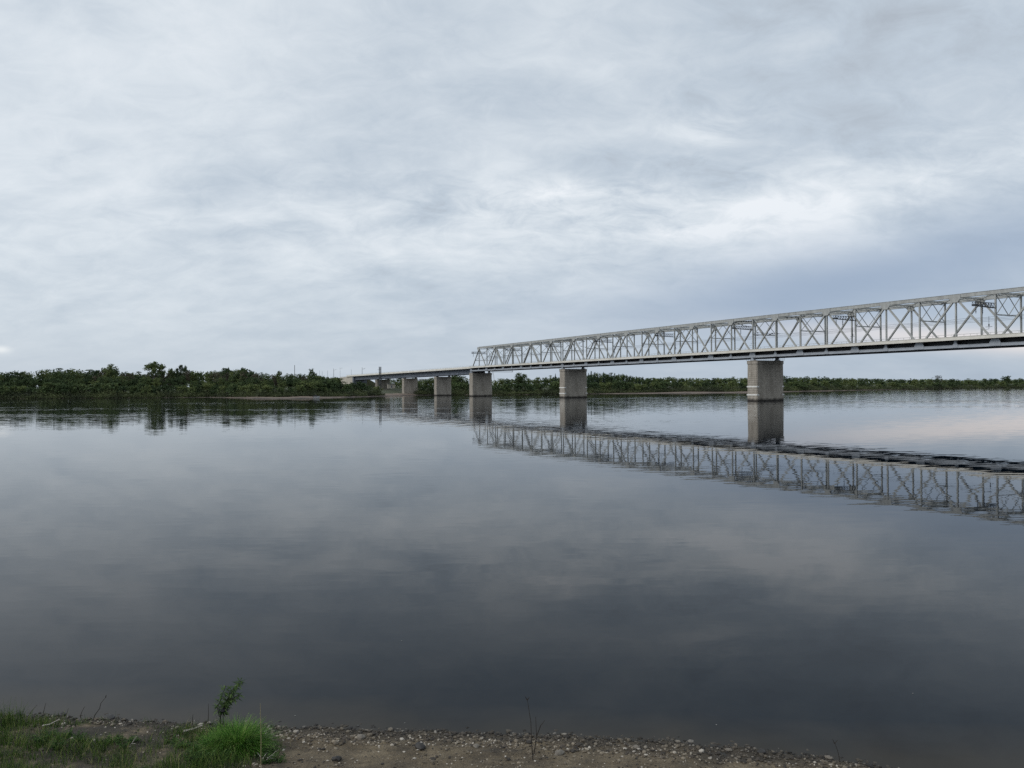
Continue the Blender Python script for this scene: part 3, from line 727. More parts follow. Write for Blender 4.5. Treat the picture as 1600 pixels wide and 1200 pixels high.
    while px < 1700:
        if not (596 < px < 650):
            Z0 = shoreZ(px) + interp(BUSH, px)
            kk = Z0/550
            for rowi, (o, hb) in enumerate(((0, 2.2), (4, 3.4), (9, 4.8))):
                hb *= rg.uniform(.7,1.3)*(1.15 if px < 330 else .9)
                Z = Z0 + o*kk; x = gx(px + rg.uniform(-3,3), Z); zb = land_at(px, interp(BUSH, px)+o)
                for _ in range(34):
                    a = rg.uniform(0,6.28); rr = 2.0*kk*math.sqrt(rg.random()); t = rg.random()
                    p = Vector((x+math.cos(a)*rr, Z+math.sin(a)*rr, zb+.1+hb*t*(1-.35*(rr/2/kk)**2)))
                    leaf_quad(mb, p, .46*kk**.6, rg)
        px += rg.uniform(2.6,4.2)*(.75 if px > 1000 else 1)
    tag(mb.build('willow_thicket', MAT['willow']), 'dark low willow thicket along the whole far shore', 'thicket', kind='stuff')
    mb = MB(); px = -700
    while px < 2300:
        if not (500 < px < 600):
            tab = SKY_LEFT if px < 600 else SKY_RIGHT
            off = rg.uniform(90,170); Z = shoreZ(px)+off; zb = land_at(px, off); top = gz(px, interp(tab, px)+rg.uniform(1.5,4), Z)
            kk = Z/600; x = gx(px, Z); hb = max(4, top-zb)
            for _ in range(130):
                a = rg.uniform(0,6.28); rr = 3.6*kk*math.sqrt(rg.random()); t = rg.random()
                leaf_quad(mb, Vector((x+math.cos(a)*rr, Z+math.sin(a)*rr, zb+hb*(.1+.9*t)*(1-.25*(rr/3.6/kk)**2))), .48*kk**.7, rg)
        px += rg.uniform(4,7)
    tag(mb.build('distant_forest', MAT['leaf']), 'dark continuous forest behind the far bank trees', 'forest', kind='stuff')

# ------------------------------------------------------------------ small things on the far bank
def build_far_things():
    # lattice mast in front of the brown pier
    px, Z = 594, 628; b = 4.2; top = gz(px, 573, Z); r = empty('lattice_mast', (gx(px, Z), Z, b), BR)
    tag(r, 'dark steel lattice mast standing before the brown stone pier', 'mast')
    q = MB(); H = top-b
    for x in (-.75, .75):
        for y in (-.6, .6): q.bar((x,y,-1),(x,y,H), .3, .3)
    q.build('mast_leg', MAT['darksteel'], r)
    q = MB(); k = 0; z = 0
    while z < H-1.4:
        for y in (-.6, .6): q.bar((-.75,y,z),(.75,y,z+1.4) if k % 2 else (.75,y,z), .16, .2); q.bar((-.75,y,z+1.4),(.75,y,z+1.4), .14, .16)
        z += 1.5; k += 1
    q.build('lacing', MAT['darksteel'], r)
    q = MB(); q.bar((-1.6,0,H-2.2),(-.7,0,H-2.2), .15, .2); q.bar((.7,.3,H-2.4),(3.6,.9,H-2.4), .14, .16); q.bar((-2.5,0,H-9.2),(2.5,0,H-9.2), .2, .22); q.build('cross_arm', MAT['darksteel'], r)
    # hut on the bank between the girder piers
    px, Z = 611.5, 646; r = empty('concrete_hut', (gx(px, Z), Z, 6.0), .25); tag(r, 'small pale concrete hut on the bank between two girder piers', 'hut')
    q = MB(); q.box(-3.1,3.1,-2.2,2.2,-.5,3.2); q.build('wall', MAT['concrete'], r)
    q = MB(); q.box(-3.4,3.4,-2.5,2.5,3.2,3.5); q.build('roof', MAT['roof'], r)
    q = MB(); q.box(-.5,.5,-2.26,-2.2,-.1,2.0); q.build('door', MAT['girder'], r)
    # white house glimpsed under the girders
    px, Z = 660, 760; zb = gz(px, 600, Z); r = empty('white_house', (gx(px, Z), Z, zb), .2); tag(r, 'white house glimpsed through trees under the plate girders', 'house')
    q = MB(); q.box(-3.2,3.2,-2.5,2.5,-6,3.6); q.build('wall', MAT['render'], r)
    q = MB()
    for e in (-1, 1): q.quad((-3.6,-2.9*e*-1*-1,3.4),(3.6,-2.9*e,3.4),(3.6,0,5.2),(-3.6,0,5.2))
    q.build('roof', MAT['roof'], r)
    for x in (-1.7, 1.5):
        q = MB(); q.box(x-.5,x+.5,-2.55,-2.5,1.2,2.6); q.build('window', MAT['glass'], r)
    # poles along the embankment and in the wood
    def pole(px, ytop, Z, base, label, arm=False, r0=.16, group='poles along the far embankment'):
        top = gz(px, ytop, Z); o = empty('railway_pole', (gx(px, Z), Z, base), BR); tag(o, label, 'pole', group)
        q = MB(); q.tube([(0,0,-1),(0,0,top-base)], [r0, r0*.7], 7); q.build('mast', MAT['pole'], o)
        if arm:
            q = MB(); q.bar((0,0,top-base-1.2),(0,-3.4,top-base-.8), .12, .12); q.bar((0,0,top-base-2.6),(0,-2.6,top-base-1), .07, .07); q.build('bracket', MAT['pole'], o)
    for px, yt, Z in ((499.5,579,900),(503.5,580,880),(512,579,850)): pole(px, yt, Z, 15.5, 'thin pole in the cluster left of the embankment masts', group='thin poles left of the embankment masts')
    pole(521.5, 576, 820, 16, 'sturdy bracketed pole above the wing wall end', True, .24, None)
    pole(531.5, 574, 1000, 16, 'faint tall pole just left of the wing wall', True, .14, None)
    pole(549, 577, 760, 16, 'thin pole above the abutment', False, .12, None)
    pole(566, 574, 705, 16.5, 'dark pole on the girder deck left of the lattice mast', True, .2, None)
    pole(460.5, 570.5, 650, 5, 'tall lone pole rising out of the left far wood', False, .3, None)
    # motor boat pulled up on the sand
    px = 494.5; Z = shoreZ(494.5)+2; r = empty('motor_boat', (gx(px, Z), Z, .15), .15); tag(r, 'small pale motor boat with dark canopy beached on the sandbar', 'boat')
    q = MB(); st = [(-1.9,.75,.1,.75),(-1.2,.8,0,.75),(0,.82,0,.8),(1.1,.6,.05,.95),(1.9,.12,.35,1.1)]
    for x, w, z0, z1 in st: q.v += [(x,-w,z1),(x,-w*.7,z0),(x,0,z0-.12),(x,w*.7,z0),(x,w,z1)]
    for i in range(len(st)-1):
        for k in range(4): a = i*5+k; q.f.append((a,a+1,a+6,a+5))
    q.f.append((0,1,2,3,4))
    for i in range(len(st)-1): q.f.append((i*5, i*5+5, i*5+9, i*5+4))
    q.build('hull', MAT['boat'], r)
    q = MB(); q.v = [(-1.3,-.7,.8),(.5,-.65,.9),(.5,.65,.9),(-1.3,.7,.8),(-1.2,-.55,1.85),(.05,-.5,1.8),(.05,.5,1.8),(-1.2,.55,1.85)]
    q.f = [(0,1,5,4),(1,2,6,5),(2,3,7,6),(3,0,4,7),(4,5,6,7)]; q.build('canopy', MAT['rag'], r)
    q = MB(); q.box(-2.3,-1.9,-.2,.2,.3,1.3); q.build('outboard_motor', MAT['black'], r)

# ------------------------------------------------------------------ near bank things
def gp(px, py):
    """ground point of the near bank seen at a photo pixel"""
    y = 14.5
    for _ in range(400):
        x = gx(px, y); z = EYE + (yh(px)-py)/F*y
        if z <= near_z(x, y) or z <= 0: break
        y += .02
        if y > 30: break
    y = 9.0
    while y < 30:
        x = gx(px, y); z = EYE + (yh(px)-py)/F*y
        if z <= max(near_z(x, y), 0): return Vector((x, y, max(near_z(x, y), 0)))
        y += .02
    return Vector((gx(px, 13), 13, 0))
def blade(mb, p, L, w, az, lean, curl, rg, seg=3):
    d = Vector((math.cos(az), math.sin(az), 0)); s = Vector((-d.y, d.x, 0)); a = lean; q = Vector(p); prev = None
    for k in range(seg+1):
        ww = w*(1-.85*k/seg)*.5; l, r = q-s*ww, q+s*ww
        n = len(mb.v); mb.v += [tuple(l), tuple(r)]
        if prev is not None: mb.f.append((prev, prev+1, n+1, n))
        prev = n; q = q + (d*math.sin(a)+Vector((0,0,math.cos(a))))*(L/seg); a += curl/seg
def pebble(mb, p, s, rg):
    n = len(mb.v); base = ICO; rot = Matrix.Rotation(rg.uniform(0,6.28),3,'Z') @ Matrix.Rotation(rg.uniform(-.5,.5),3,'X')
    sc = (s*rg.uniform(.8,1.5), s*rg.uniform(.7,1.1), s*rg.uniform(.45,.8))
    for v in base[0]:
        j = 1+rg.uniform(-.16,.16); q = rot @ Vector((v[0]*sc[0]*j, v[1]*sc[1]*j, v[2]*sc[2]*j)); mb.v.append((p[0]+q.x, p[1]+q.y, p[2]+q.z))
    mb.f += [tuple(n+i for i in f) for f in base[1]]
def _ico():
    import bmesh
    bm = bmesh.new(); bmesh.ops.create_icosphere(bm, subdivisions=1, radius=1)
    bm.verts.ensure_lookup_table(); r = ([tuple(v.co) for v in bm.verts], [tuple(v.index for v in f.verts) for f in bm.faces]); bm.free()
    bm = bmesh.new(); bmesh.ops.create_icosphere(bm, subdivisions=3, radius=1)
    bm.verts.ensure_lookup_table(); r2 = ([tuple(v.co) for v in bm.verts], [tuple(v.index for v in f.verts) for f in bm.faces]); bm.free()
    return r, r2
ICO, ICO3 = _ico()

def build_near_things():
    rg = random.Random(3)
    # gravel: four tones in one mesh by material slot
    m, nt, b = newmat('river_gravel'); geo = N(nt, 'ShaderNodeNewGeometry'); 
    col = ramp(nt, geo.outputs['Random Per Island'], [(.0,(.018,.014,.010)),(.30,(.050,.038,.026)),(.62,(.13,.105,.073)),(.86,(.25,.21,.155)),(.96,(.45,.41,.35))])
    nz = N(nt, 'ShaderNodeTexNoise', i_Scale=40, i_Detail=4); nt.links.new(geo.outputs['Position'], nz.inputs[0])
    sz = N(nt, 'ShaderNodeSeparateXYZ'); nt.links.new(geo.outputs['Position'], sz.inputs[0])
    wet = N(nt, 'ShaderNodeMapRange'); wet.inputs[1].default_value = .015; wet.inputs[2].default_value = .06; wet.inputs[3].default_value = .32; wet.inputs[4].default_value = 1; nt.links.new(sz.outputs[2], wet.inputs[0])
    col = mixc(nt, .6, col, ramp(nt, nz.outputs[0], [(.3,(.6,.6,.6)),(.7,(1.2,1.2,1.2))]), 'MULTIPLY')
    vs = N(nt, 'ShaderNodeVectorMath', operation='SCALE'); nt.links.new(col, vs.inputs[0]); nt.links.new(wet.outputs[0], vs.inputs['Scale'])
    nt.links.new(vs.outputs[0], b.inputs['Base Color']); b.inputs['Roughness'].default_value = .7
    mb = MB()
    for _ in range(30000):
        x = rg.uniform(-11, 8.5); d = rg.random()**1.5*3.15 - .22; y = near_shore(x) - d
        if y < 10.2: continue
        dens = 1 if d < .75 else (.55 if mnoise.noise(Vector((x*1.3, y*1.3, 5))) > .05 else .22)
        if x < -4.4: dens *= .7 if d < .3 else .18
        if rg.random() > dens: continue
        s = min(.05, .0105*math.exp(rg.gauss(0,.55))*(1.2 if d < .8 else .9))
        pebble(mb, (x, y, near_z(x, y)+s*.2), s, rg)
    tag(mb.build('shore_gravel', m), 'brown and grey gravel strewn along the near waterline', 'gravel', kind='stuff')
    # single larger stones
    stone = noisy('grey_brown_stone', [(.3,(.10,.085,.07)),(.6,(.19,.17,.14)),(.8,(.30,.275,.24))], 9, .8, bump=.4)
    dstone = noisy('dark_wet_stone', [(.3,(.012,.011,.010)),(.7,(.035,.03,.026))], 9, .6, bump=.4)
    def rock(px, py, s, mat, label, name='shore_stone', flat=.6):
        p = gp(px, py); q = MB(); r2 = random.Random(px)
        for v in ICO3[0]:
            k = 1+.34*mnoise.noise(Vector(v)*1.6+Vector((px,0,0))); q.v.append((v[0]*s*k*1.25, v[1]*s*k*.9, v[2]*s*k*flat))
        q.f = list(ICO3[1]); o = q.build(name, mat, smooth=True); o.location = p+Vector((0,0,s*.15)); o.rotation_euler = (0,0,r2.uniform(0,3)); tag(o, label, 'stone')
    rock(653, 1168, .085, dstone, 'dark brown stone alone on the bare sand', flat=.8)
    rock(522, 1187, .06, dstone, 'small dark stone low down right of the grass', flat=.9)
    rock(1134, 1172, .05, stone, 'palest rounded stone in the gravel right of the twig'); rock(1185, 1175, .07, dstone, 'dark stone at the waterline toward the right end of the gravel')
    rock(870, 1178, .075, stone, 'pale flat stone behind the forked twig'); rock(560, 1153, .075, stone, 'broad tan stone in the gravel near the grass tuft')
    rock(740, 1166, .05, stone, 'grey stone between the dark stone and the forked twig'); rock(990, 1168, .055, stone, 'tan stone at the edge of the gravel right of the forked twig')
    rock(168, 1122, .10, dstone, 'long dark clod at the left waterline below the crooked twig', flat=.45); rock(24, 1116, .07, dstone, 'dark clod at the far left waterline', flat=.6)
    rock(95, 1116, .06, dstone, 'dark clod between two leaning twigs at the left waterline', flat=.6); rock(1290, 1184, .05, stone, 'pale stone at the foot of the right hand twig')
    # grass by patch noise: short turf on the left of the bank
    mb = MB()
    for _ in range(34000):
        x = rg.uniform(-11.5, -3.3); d = rg.uniform(.05, 3.2); y = near_shore(x)-d
        nzv = mnoise.noise(Vector((x*1.2, y*1.2, 11))) + .5*mnoise.noise(Vector((x*3.4, y*3.4, 12)))
        edge = min(1, max(0, (-3.7-x)/.7)); lush = nzv + .05 + (.55 if x < -8.3 else 0) + (.25 if (d > 1.25 and x < -5.6) else 0) + (.5 if -5.4 < x < -3.9 and d > .7 else 0) - (.45 if d < .25 else 0) - (.30 if -8.0 < x < -6 and d < .9 else 0)
        if rg.random() > edge*max(0, min(1, .36+1.25*lush)): continue
        L = rg.uniform(.06,.16)*(1.5 if lush > .5 else 1)*(1.35 if x < -8.9 and d < 1.2 else 1)*(1.7 if mnoise.noise(Vector((x*2.3, y*2.3, 21))) > .22 else 1)
        blade(mb, (x, y, near_z(x, y)-.01), L, rg.uniform(.005,.010), rg.uniform(0,6.28), rg.uniform(.05,.7), rg.uniform(.2,1.4), rg)
    tag(mb.build('bank_grass', MAT['grass']), 'patchy short green grass covering the left end of the bank', 'grass', kind='stuff')
    # broad leaved weeds
    def weed(px, py, n, h, label, group):
        p = gp(px, py); o = empty('leafy_weed', p, rg.uniform(0,6)); tag(o, label, 'plant', group)
        st = MB(); lf = MB()
        for k in range(n+8):
            a = rg.uniform(0,6.28); l = h*rg.uniform(.35,1); r0 = rg.uniform(0,.09); o0 = Vector((math.cos(a)*r0, math.sin(a)*r0, -.01)); e = o0+Vector((math.cos(a)*l*rg.uniform(.2,.9), math.sin(a)*l*rg.uniform(.2,.9), l*.85)); st.tube([o0, o0.lerp(e,.5)+Vector((0,0,.02)), e], [.003,.0025,.0015], 4)
            for j in range(10):
                t = rg.uniform(.15,1); c = o0.lerp(e,t); az = rg.uniform(0,6.28); dd = Vector((math.cos(az),math.sin(az),rg.uniform(-.3,.7))); ss = Vector((-dd.y,dd.x,0)).normalized(); L = rg.uniform(.025,.055)
                lf.quad(c, c+dd*L*.5+ss*L*.22, c+dd*L, c+dd*L*.5-ss*L*.22)
        st.build('stem', MAT['weed'], o); lf.build('leaf_spray', MAT['weed'], o)
    for px, py in ((318,1160),(330,1172),(308,1176),(340,1185),(322,1190),(300,1192),(345,1165)): weed(px, py, 12, .2, 'leafy green weed left of the sedge tuft', 'weeds left of the sedge tuft')
    for px, py in ((420,1180),(432,1190),(412,1192)): weed(px, py, 10, .2, 'grey green weed at the right foot of the sedge tuft', 'weeds right of the sedge tuft')
    for px, py in ((75,1150),(100,1152),(118,1158),(62,1160),(88,1168)): weed(px, py, 13, .2, 'dark leafy weed in the grass at the left of the bank', 'weeds at the left of the bank')
    for px, py in ((175,1158),(190,1166),(205,1158),(262,1160),(280,1166)): weed(px, py, 11, .15, 'low weed on the bare patch left of the driftwood', 'weeds left of the driftwood')
    # sedge tuft: long arching blades
    p = gp(368, 1172); o = empty('sedge_tuft', p); tag(o, 'bushy bright green sedge tuft with long arching blades', 'plant')
    for nm, cnt, sp, l0, l1, ln in (('inner_blades', 1500, .13, .42, .62, (.02,.5)), ('outer_blades', 1900, .24, .36, .60, (.35,1.0))):
        mb = MB()
        for _ in range(cnt):
            a = rg.uniform(0,6.28); rr = sp*math.sqrt(rg.random()); L = rg.uniform(l0, l1)
            az = a+rg.uniform(-.8,.8); cxo, cyo = rg.choice(((0,0),(0,0),(.16,.05),(-.24,-.06),(-.10,.12)))
            if cxo: L *= rg.uniform(.55,1.0)
            blade(mb, (cxo+math.cos(a)*rr*1.15, cyo+math.sin(a)*rr, -.02), L, rg.uniform(.005,.009), az, rg.uniform(*ln), rg.uniform(.8,1.9), rg, 4)
        mb.build(nm, MAT['sedge'], o)
    # dry stalk and pale withered leaves at its right foot
    q = MB(); a = gp(404, 1199); q.tube([(0,0,0),(.0,.02,.45),(-.02,.05,.95)], [.006,.005,.003], 5); o = q.build('dry_stalk', MAT['straw']); o.location = a; tag(o, 'thin upright straw coloured stalk in front of the sedge tuft', 'stalk')
    q = MB(); a = gp(410, 1190)
    for _ in range(9): blade(q, (rg.uniform(-.09,.09), rg.uniform(-.04,.04), .05), rg.uniform(.10,.19), .016, rg.uniform(0,6.28), rg.uniform(.5,1.2), .8, rg)
    o = q.build('withered_leaves', MAT['drift']); o.location = a; tag(o, 'pale withered curled leaves at the foot of the sedge tuft', 'dead leaves')
    q = MB(); a = gp(450, 1166); q.tube([(0,0,0),(.01,0,.1),(-.015,0,.2)], [.004,.003,.002], 5); o = q.build('dry_stalk', MAT['straw']); o.location = a; tag(o, 'short dry stalk in the gravel right of the sedge tuft', 'stalk')
    # willow sapling
    p = gp(338, 1152); o = empty('willow_sapling', p); tag(o, 'slender leafy willow sapling leaning right beside the sedge tuft', 'sapling')
    st = MB(); main = [Vector(v) for v in ((0,0,-.05),(.03,0,.18),(.04,.0,.36),(.12,.0,.58),(.25,.02,.80),(.38,.02,.96))]; st.tube(main, [.013,.012,.011,.009,.006,.003], 6)
    side = [[Vector((.0,0,-.03)),Vector((.07,.05,.2)),Vector((.06,.05,.42)),Vector((.14,.06,.62)),Vector((.26,.06,.86))],[Vector((.02,0,.36)),Vector((-.02,.02,.5)),Vector((.06,.02,.7)),Vector((.13,.02,.88))],[Vector((.12,0,.58)),Vector((.26,-.03,.68)),Vector((.40,-.03,.76))]]
    for s_ in side: st.tube(s_, [.008,.007,.006,.004,.002][:len(s_)], 5)
    st.build('stem', MAT['twig'], o)
    lf = MB()
    for line, n, tmin in ((main,150,.45),(side[0],100,.45),(side[1],80,.25),(side[2],60,.1)):
        for _ in range(n):
            t = tmin+(1-tmin)*rg.random(); f = t*(len(line)-1); i = min(int(f), len(line)-2); c = line[i].lerp(line[i+1], f-i)
            az = rg.uniform(-3.14,3.14); dd = Vector((math.cos(az)+.25, math.sin(az), rg.uniform(-.75,.55))).normalized(); L = rg.uniform(.08,.15); ss = dd.cross(Vector((0,0,1))).normalized()*L*.085
            m_ = c+dd*L*.5+Vector((0,0,-.004)); e = c+dd*L+Vector((0,0,-.02)); lf.quad(c, m_+ss, e, m_-ss)
    lf.build('leaf_spray', MAT['sapleaf'], o)
    # flotsam caught on it
    q = MB()
    for v in ICO3[0]:
        k = 1+.4*mnoise.noise(Vector(v)*2.1+Vector((7,0,0))); q.v.append((v[0]*.085*k, v[1]*.04*k, v[2]*.036*k+.02*v[0]))
    q.f = list(ICO3[1])
    rag = q.build('sodden_rag', MAT['rag'], smooth=True); rag.location = p+Vector((.085,-.01,.47)); tag(rag, 'dark sodden rag of flotsam caught on the willow sapling', 'rag')
    # bare twigs
    def twig(px, py, lines, label, group=None, r=.007):
        a = gp(px, py); q = MB()
        for L in lines:
            pts = [Vector((x, y_, z)) for x, y_, z in L]; q.tube(pts, [r*(1-.6*i/(len(pts)-1)) for i in range(len(pts))], 5)
        t_ = q.build('bare_twig', MAT['twig']); t_.location = a; tag(t_, label, 'twig', group)
    k = .0109
    def tw(dx, dy): return (dx*k, 0, dy*k*1.08)
    twig(829, 1187, [[tw(0,-3),tw(-2,20),tw(-3,50),tw(-8,82)],[tw(-8,80),tw(-5,84)],[tw(-8,80),tw(-11,85)],[tw(1,8),tw(5,30),tw(4,58)],[tw(5,32),tw(11,46),tw(17,53)]], 'dark forked twig standing alone in the gravel', r=.009)
    twig(1309, 1194, [[tw(0,-4),tw(-4,16),tw(-9,30)],[tw(-9,28),tw(-12,34)],[tw(-9,28),tw(-5,33)]], 'short dark forked stick at the right waterline')
    twig(142, 1125, [[tw(0,-3),tw(4,8),tw(12,18),tw(14,26),tw(23,36)],[tw(22,35),tw(23,39)]], 'tall crooked dark twig leaning right at the left waterline', r=.009)
    twig(40, 1118, [[tw(0,-3),tw(8,8),tw(17,17)]], 'straight twig leaning right in the grass at the far left')
    twig(64, 1116, [[tw(0,-3),tw(3,8),tw(6,18)]], 'thin twig standing at the far left waterline')
    twig(122, 1119, [[tw(0,-3),tw(4,8),tw(9,16)]], 'short twig leaning beside the crooked twig')
    twig(100, 1118, [[tw(0,-3),tw(3,6),tw(5,12)]], 'smallest twig between the leaning twigs at the left waterline', r=.005)
    twig(322, 1130, [[tw(0,-4),tw(1,16),tw(1,30)]], 'thin upright dry stem left of the willow sapling')
    twig(298, 1130, [[tw(0,-4),tw(0,8),tw(1,14)]], 'short upright dry stem above the driftwood')
    # driftwood
    def drift(px, py, lines, label):
        a = gp(px, py); q = MB()
        for L, r in lines: q.tube([Vector(v) for v in L], [r*(1-.5*i/(len(L)-1)) for i in range(len(L))], 6)
        o = q.build('driftwood', MAT['drift']); o.location = a; tag(o, label, 'driftwood')
    drift(300, 1143, [([(-.16,-.03,.02),(0,0,.05),(.14,.02,.10)], .022), ([(-.03,0,.05),(.0,.01,.14),(.01,.01,.2)], .012)], 'bleached forked driftwood at the waterline left of the sapling')
    drift(202, 1166, [([(-.03,0,.0),(.02,.01,.07),(.08,.02,.16)], .011), ([(.0,0,.05),(.08,-.02,.06)], .008)], 'thin bleached stick among the weeds on the bare patch')
    drift(75, 1136, [([(-.12,0,.03),(0,0,.05),(.16,.03,.13)], .016)], 'weathered grey branch lying in the grass at the left')
    # pale flecks floating on the water
    for i, (px, py) in enumerate(((458,1118),(629,1129),(556,1133),(625,1001),(1422,1083),(1115,1132))):
        Z = EYE*F/(py-yh(px)); q = MB(); a0 = rg.uniform(0,3); s = rg.uniform(.009,.015)
        q.prism([(math.cos(a0+k*1.05)*s*rg.uniform(.7,1.2), math.sin(a0+k*1.05)*s*rg.uniform(.7,1.2)) for k in range(6)], -.004, .008)
        o = q.build('floating_fleck', MAT['fleck']); o.location = (gx(px, Z), Z, 0); tag(o, 'tiny pale fleck floating on the water near the bank', 'fleck', 'pale flecks floating on the water')

# ------------------------------------------------------------------ sky, sun, camera
def build_world():
    w = bpy.data.worlds.new('World'); C.world = w; w.use_nodes = True; nt = w.node_tree
    for n in list(nt.nodes): nt.nodes.remove(n)
    out = nt.nodes.new('ShaderNodeOutputWorld'); bg = nt.nodes.new('ShaderNodeBackground'); nt.links.new(bg.outputs[0], out.inputs[0])
    bg.inputs['Strength'].default_value = .1
    sky = nt.nodes.new('ShaderNodeTexSky'); sky.sky_type = 'NISHITA'; sky.sun_disc = False
    sky.sun_elevation = R(SUN_EL); sky.sun_rotation = R(SUN_AZ)
    tc = nt.nodes.new('ShaderNodeTexCoord'); sx = nt.nodes.new('ShaderNodeSeparateXYZ'); nt.links.new(tc.outputs['Generated'], sx.inputs[0])
    X, Y, Z = sx.outputs
    den = M_(nt, 'ADD', M_(nt, 'MAXIMUM', Z, 0), .36)
    cx = nt.nodes.new('ShaderNodeCombineXYZ'); nt.links.new(M_(nt, 'DIVIDE', X, den), cx.inputs[0]); nt.links.new(M_(nt, 'DIVIDE', Y, den), cx.inputs[1])
    def nz(scale, rot, st, detail, rough, loc=(0,0,0), dist=0):
        mp = nt.nodes.new('ShaderNodeMapping'); mp.inputs['Rotation'].default_value = (0,0,R(rot)); mp.inputs['Scale'].default_value = st; mp.inputs['Location'].default_value = loc
        nt.links.new(cx.outputs[0], mp.inputs[0])
        n = nt.nodes.new('ShaderNodeTexNoise'); n.inputs['Scale'].default_value = scale; n.inputs['Detail'].default_value = detail; n.inputs['Roughness'].default_value = rough; n.inputs['Distortion'].default_value = dist
        nt.links.new(mp.outputs[0], n.inputs[0]); return n
    big = nz(1.15, 18, (1,1.3,1), 5, .5, (3.2,1.1,0), .3).outputs[0]
    mid = nz(3.4, 12, (.8,1.35,1), 8, .56, (7.7,2.3,0), .5).outputs[0]
    fine = nz(11, 8, (.9,1.2,1), 9, .66, (1.3,8.8,0), .6).outputs[0]
    warp = nz(1.1, 0, (1,1,1), 4, .5, (11,5,0))
    ws = nt.nodes.new('ShaderNodeSeparateColor'); nt.links.new(warp.outputs[1], ws.inputs[0])
    az = M_(nt, 'MULTIPLY', M_(nt, 'ARCTAN2', X, Y), 57.2958); el = M_(nt, 'MULTIPLY', M_(nt, 'ARCSINE', Z), 57.2958)
    azw = M_(nt, 'ADD', az, M_(nt, 'MULTIPLY', M_(nt, 'SUBTRACT', ws.outputs[0], .5), 12)); 
    elw = M_(nt, 'ADD', el, M_(nt, 'MULTIPLY', M_(nt, 'SUBTRACT', ws.outputs[1], .5), 4))
    def blob(px, py, sxp, syp, tilt=0, warped=True):
        a0 = math.degrees(math.atan((px-800)/F)); e0 = math.degrees(math.atan((605-py)/F*math.cos(R(a0)))); sa = sxp/F*57.3*math.cos(R(a0))**2; se = syp/F*57.3*math.cos(R(a0))
        A, E = (azw, elw) if warped else (az, el)
        da = M_(nt, 'SUBTRACT', A, a0); de = M_(nt, 'SUBTRACT', E, e0)
        if tilt: de = M_(nt, 'SUBTRACT', de, M_(nt, 'MULTIPLY', da, tilt))
        q = M_(nt, 'ADD', M_(nt, 'POWER', M_(nt, 'DIVIDE', M_(nt, 'ABSOLUTE', da), sa), 2), M_(nt, 'POWER', M_(nt, 'DIVIDE', M_(nt, 'ABSOLUTE', de), se), 2))
        return M_(nt, 'EXPONENT', M_(nt, 'MULTIPLY', q, -.5))
    b = M_(nt, 'ADD', SKY0, M_(nt, 'MULTIPLY', M_(nt, 'SUBTRACT', big, .5), .62))
    b = M_(nt, 'ADD', b, M_(nt, 'MULTIPLY', M_(nt, 'SUBTRACT', mid, .5), .66))
    b = M_(nt, 'ADD', b, M_(nt, 'MULTIPLY', M_(nt, 'SUBTRACT', fine, .5), .36))
    tex = M_(nt, 'MULTIPLY_ADD', M_(nt, 'ADD', mid, M_(nt, 'MULTIPLY', fine, .8)), 4.6, -3.1)       # breaks the bright patches into wisps
    for (px, py, sa, se, tl, amt) in BLOBS:
        g = M_(nt, 'MULTIPLY', blob(px, py, sa, se, tl), amt)
        if amt > .11: g = M_(nt, 'MULTIPLY', g, M_(nt, 'MAXIMUM', tex, .05))
        b = M_(nt, 'ADD', b, g)
    cloud = ramp(nt, b, [(.0,(.215,.240,.280)),(.25,(.315,.345,.385)),(.5,(.428,.487,.550)),(.74,(.570,.618,.662)),(1,(.70,.73,.76))])
    # smoother, bluer veil low down
    veil = N(nt, 'ShaderNodeMapRange'); veil.inputs[1].default_value = 0; veil.inputs[2].default_value = 9; veil.inputs[3].default_value = .72; veil.inputs[4].default_value = 0; veil.interpolation_type = 'SMOOTHSTEP'
    nt.links.new(el, veil.inputs[0])
    lr = N(nt, 'ShaderNodeMapRange'); lr.inputs[1].default_value = -30; lr.inputs[2].default_value = 25; nt.links.new(az, lr.inputs[0])
    vc = mixc(nt, lr.outputs[0], (.420,.478,.548), (.300,.368,.460))
    cloud = mixc(nt, veil.outputs[0], cloud, vc)
    cloud = mixc(nt, M_(nt, 'MULTIPLY', blob(1330, 448, 360, 52, .06), .95), cloud, (.262,.330,.440))
    cloud = mixc(nt, M_(nt, 'MULTIPLY', blob(1590, 540, 260, 13, -.10, False), .8), cloud, (.72,.655,.635))
    cloud = mixc(nt, M_(nt, 'MULTIPLY', blob(2, 541, 10, 4, 0, False), .7), cloud, (.74,.76,.77))
    sc = nt.nodes.new('ShaderNodeVectorMath'); sc.operation = 'SCALE'; nt.links.new(cloud, sc.inputs[0]); sc.inputs['Scale'].default_value = 10.0
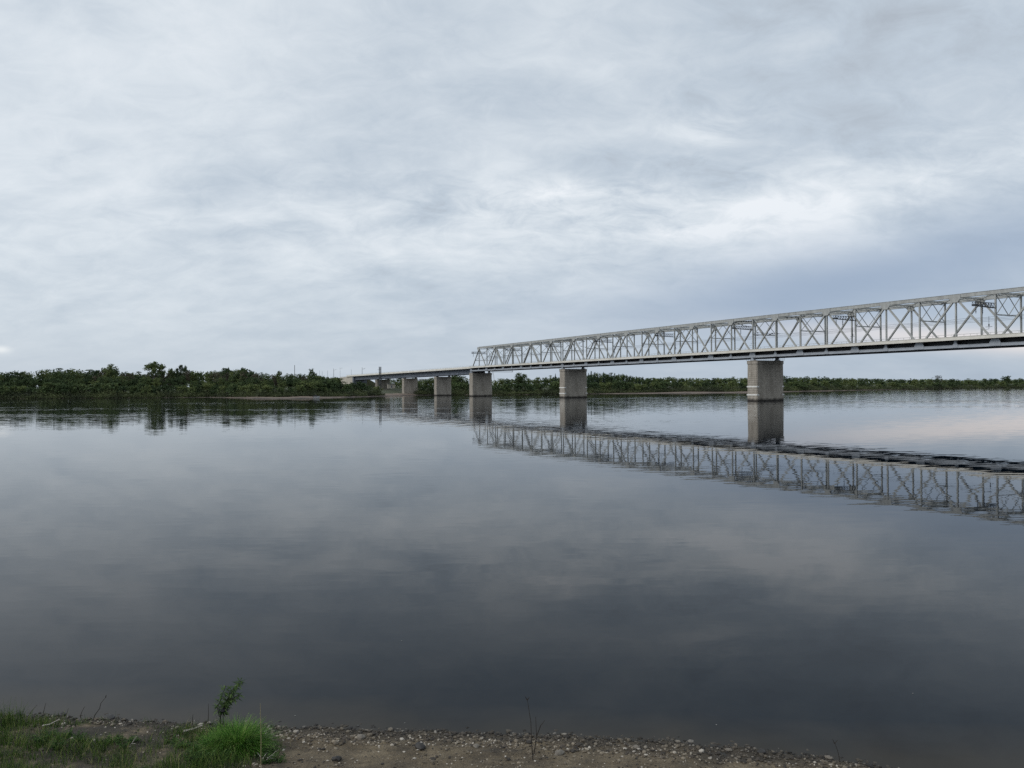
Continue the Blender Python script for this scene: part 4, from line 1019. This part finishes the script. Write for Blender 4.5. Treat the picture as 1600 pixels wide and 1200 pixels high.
    nt.links.new(mixc(nt, .06, sc.outputs[0], sky.outputs[0]), bg.inputs[0])
SUN_EL, SUN_AZ = 42, -112
SKY0 = .625
BLOBS = [(150,60,260,110,0,.105),(900,180,300,120,0,.06),(1020,325,380,40,.02,.15),(1215,314,34,8,.1,.26),(1085,356,60,7,0,.20),(840,300,90,12,0,.16),(1110,185,45,22,0,.16),
         (1380,90,330,110,0,-.17),(1150,235,220,26,.06,-.10),(640,180,120,60,0,-.06),(1120,90,160,45,.1,-.09),(330,345,230,60,0,.10),(560,420,200,40,0,.06),(930,240,90,14,.1,-.14),(1540,300,130,60,0,-.04),(1400,300,160,40,.1,.08)]

def build_sun():
    l = bpy.data.lights.new('sun', 'SUN'); l.energy = 1.1; l.angle = R(22); l.color = (1, .96, .90)
    o = bpy.data.objects.new('sun', l); COL.objects.link(o)
    d = Vector((math.sin(R(SUN_AZ))*math.cos(R(SUN_EL)), math.cos(R(SUN_AZ))*math.cos(R(SUN_EL)), math.sin(R(SUN_EL))))
    o.rotation_euler = d.to_track_quat('Z', 'Y').to_euler(); o.location = (0,0,60)

def build_camera():
    cam = bpy.data.cameras.new('camera'); cam.sensor_width = 36; cam.lens = 36*F/1600; cam.clip_start = .1; cam.clip_end = 20000
    o = bpy.data.objects.new('camera', cam); COL.objects.link(o); o.location = (0,0,EYE)
    pitch = math.degrees(math.atan(4.6/F))
    o.rotation_euler = (Matrix.Rotation(R(90+pitch), 3, 'X') @ Matrix.Rotation(R(-.4), 3, 'Z')).to_euler()
    C.camera = o

build_world(); build_sun(); build_camera()
build_water(); build_far_land(); build_near_bank()
build_truss(); build_approach(); build_piers(); build_embankment()
build_trees(); build_far_things(); build_near_things()

C.view_settings.view_transform = 'Standard'; C.view_settings.look = 'None'; C.view_settings.exposure = .33; C.view_settings.gamma = 1
C.render.engine = 'CYCLES'
C.cycles.max_bounces = 5; C.cycles.diffuse_bounces = 3; C.cycles.glossy_bounces = 3; C.cycles.transmission_bounces = 2
C.cycles.use_denoising = False
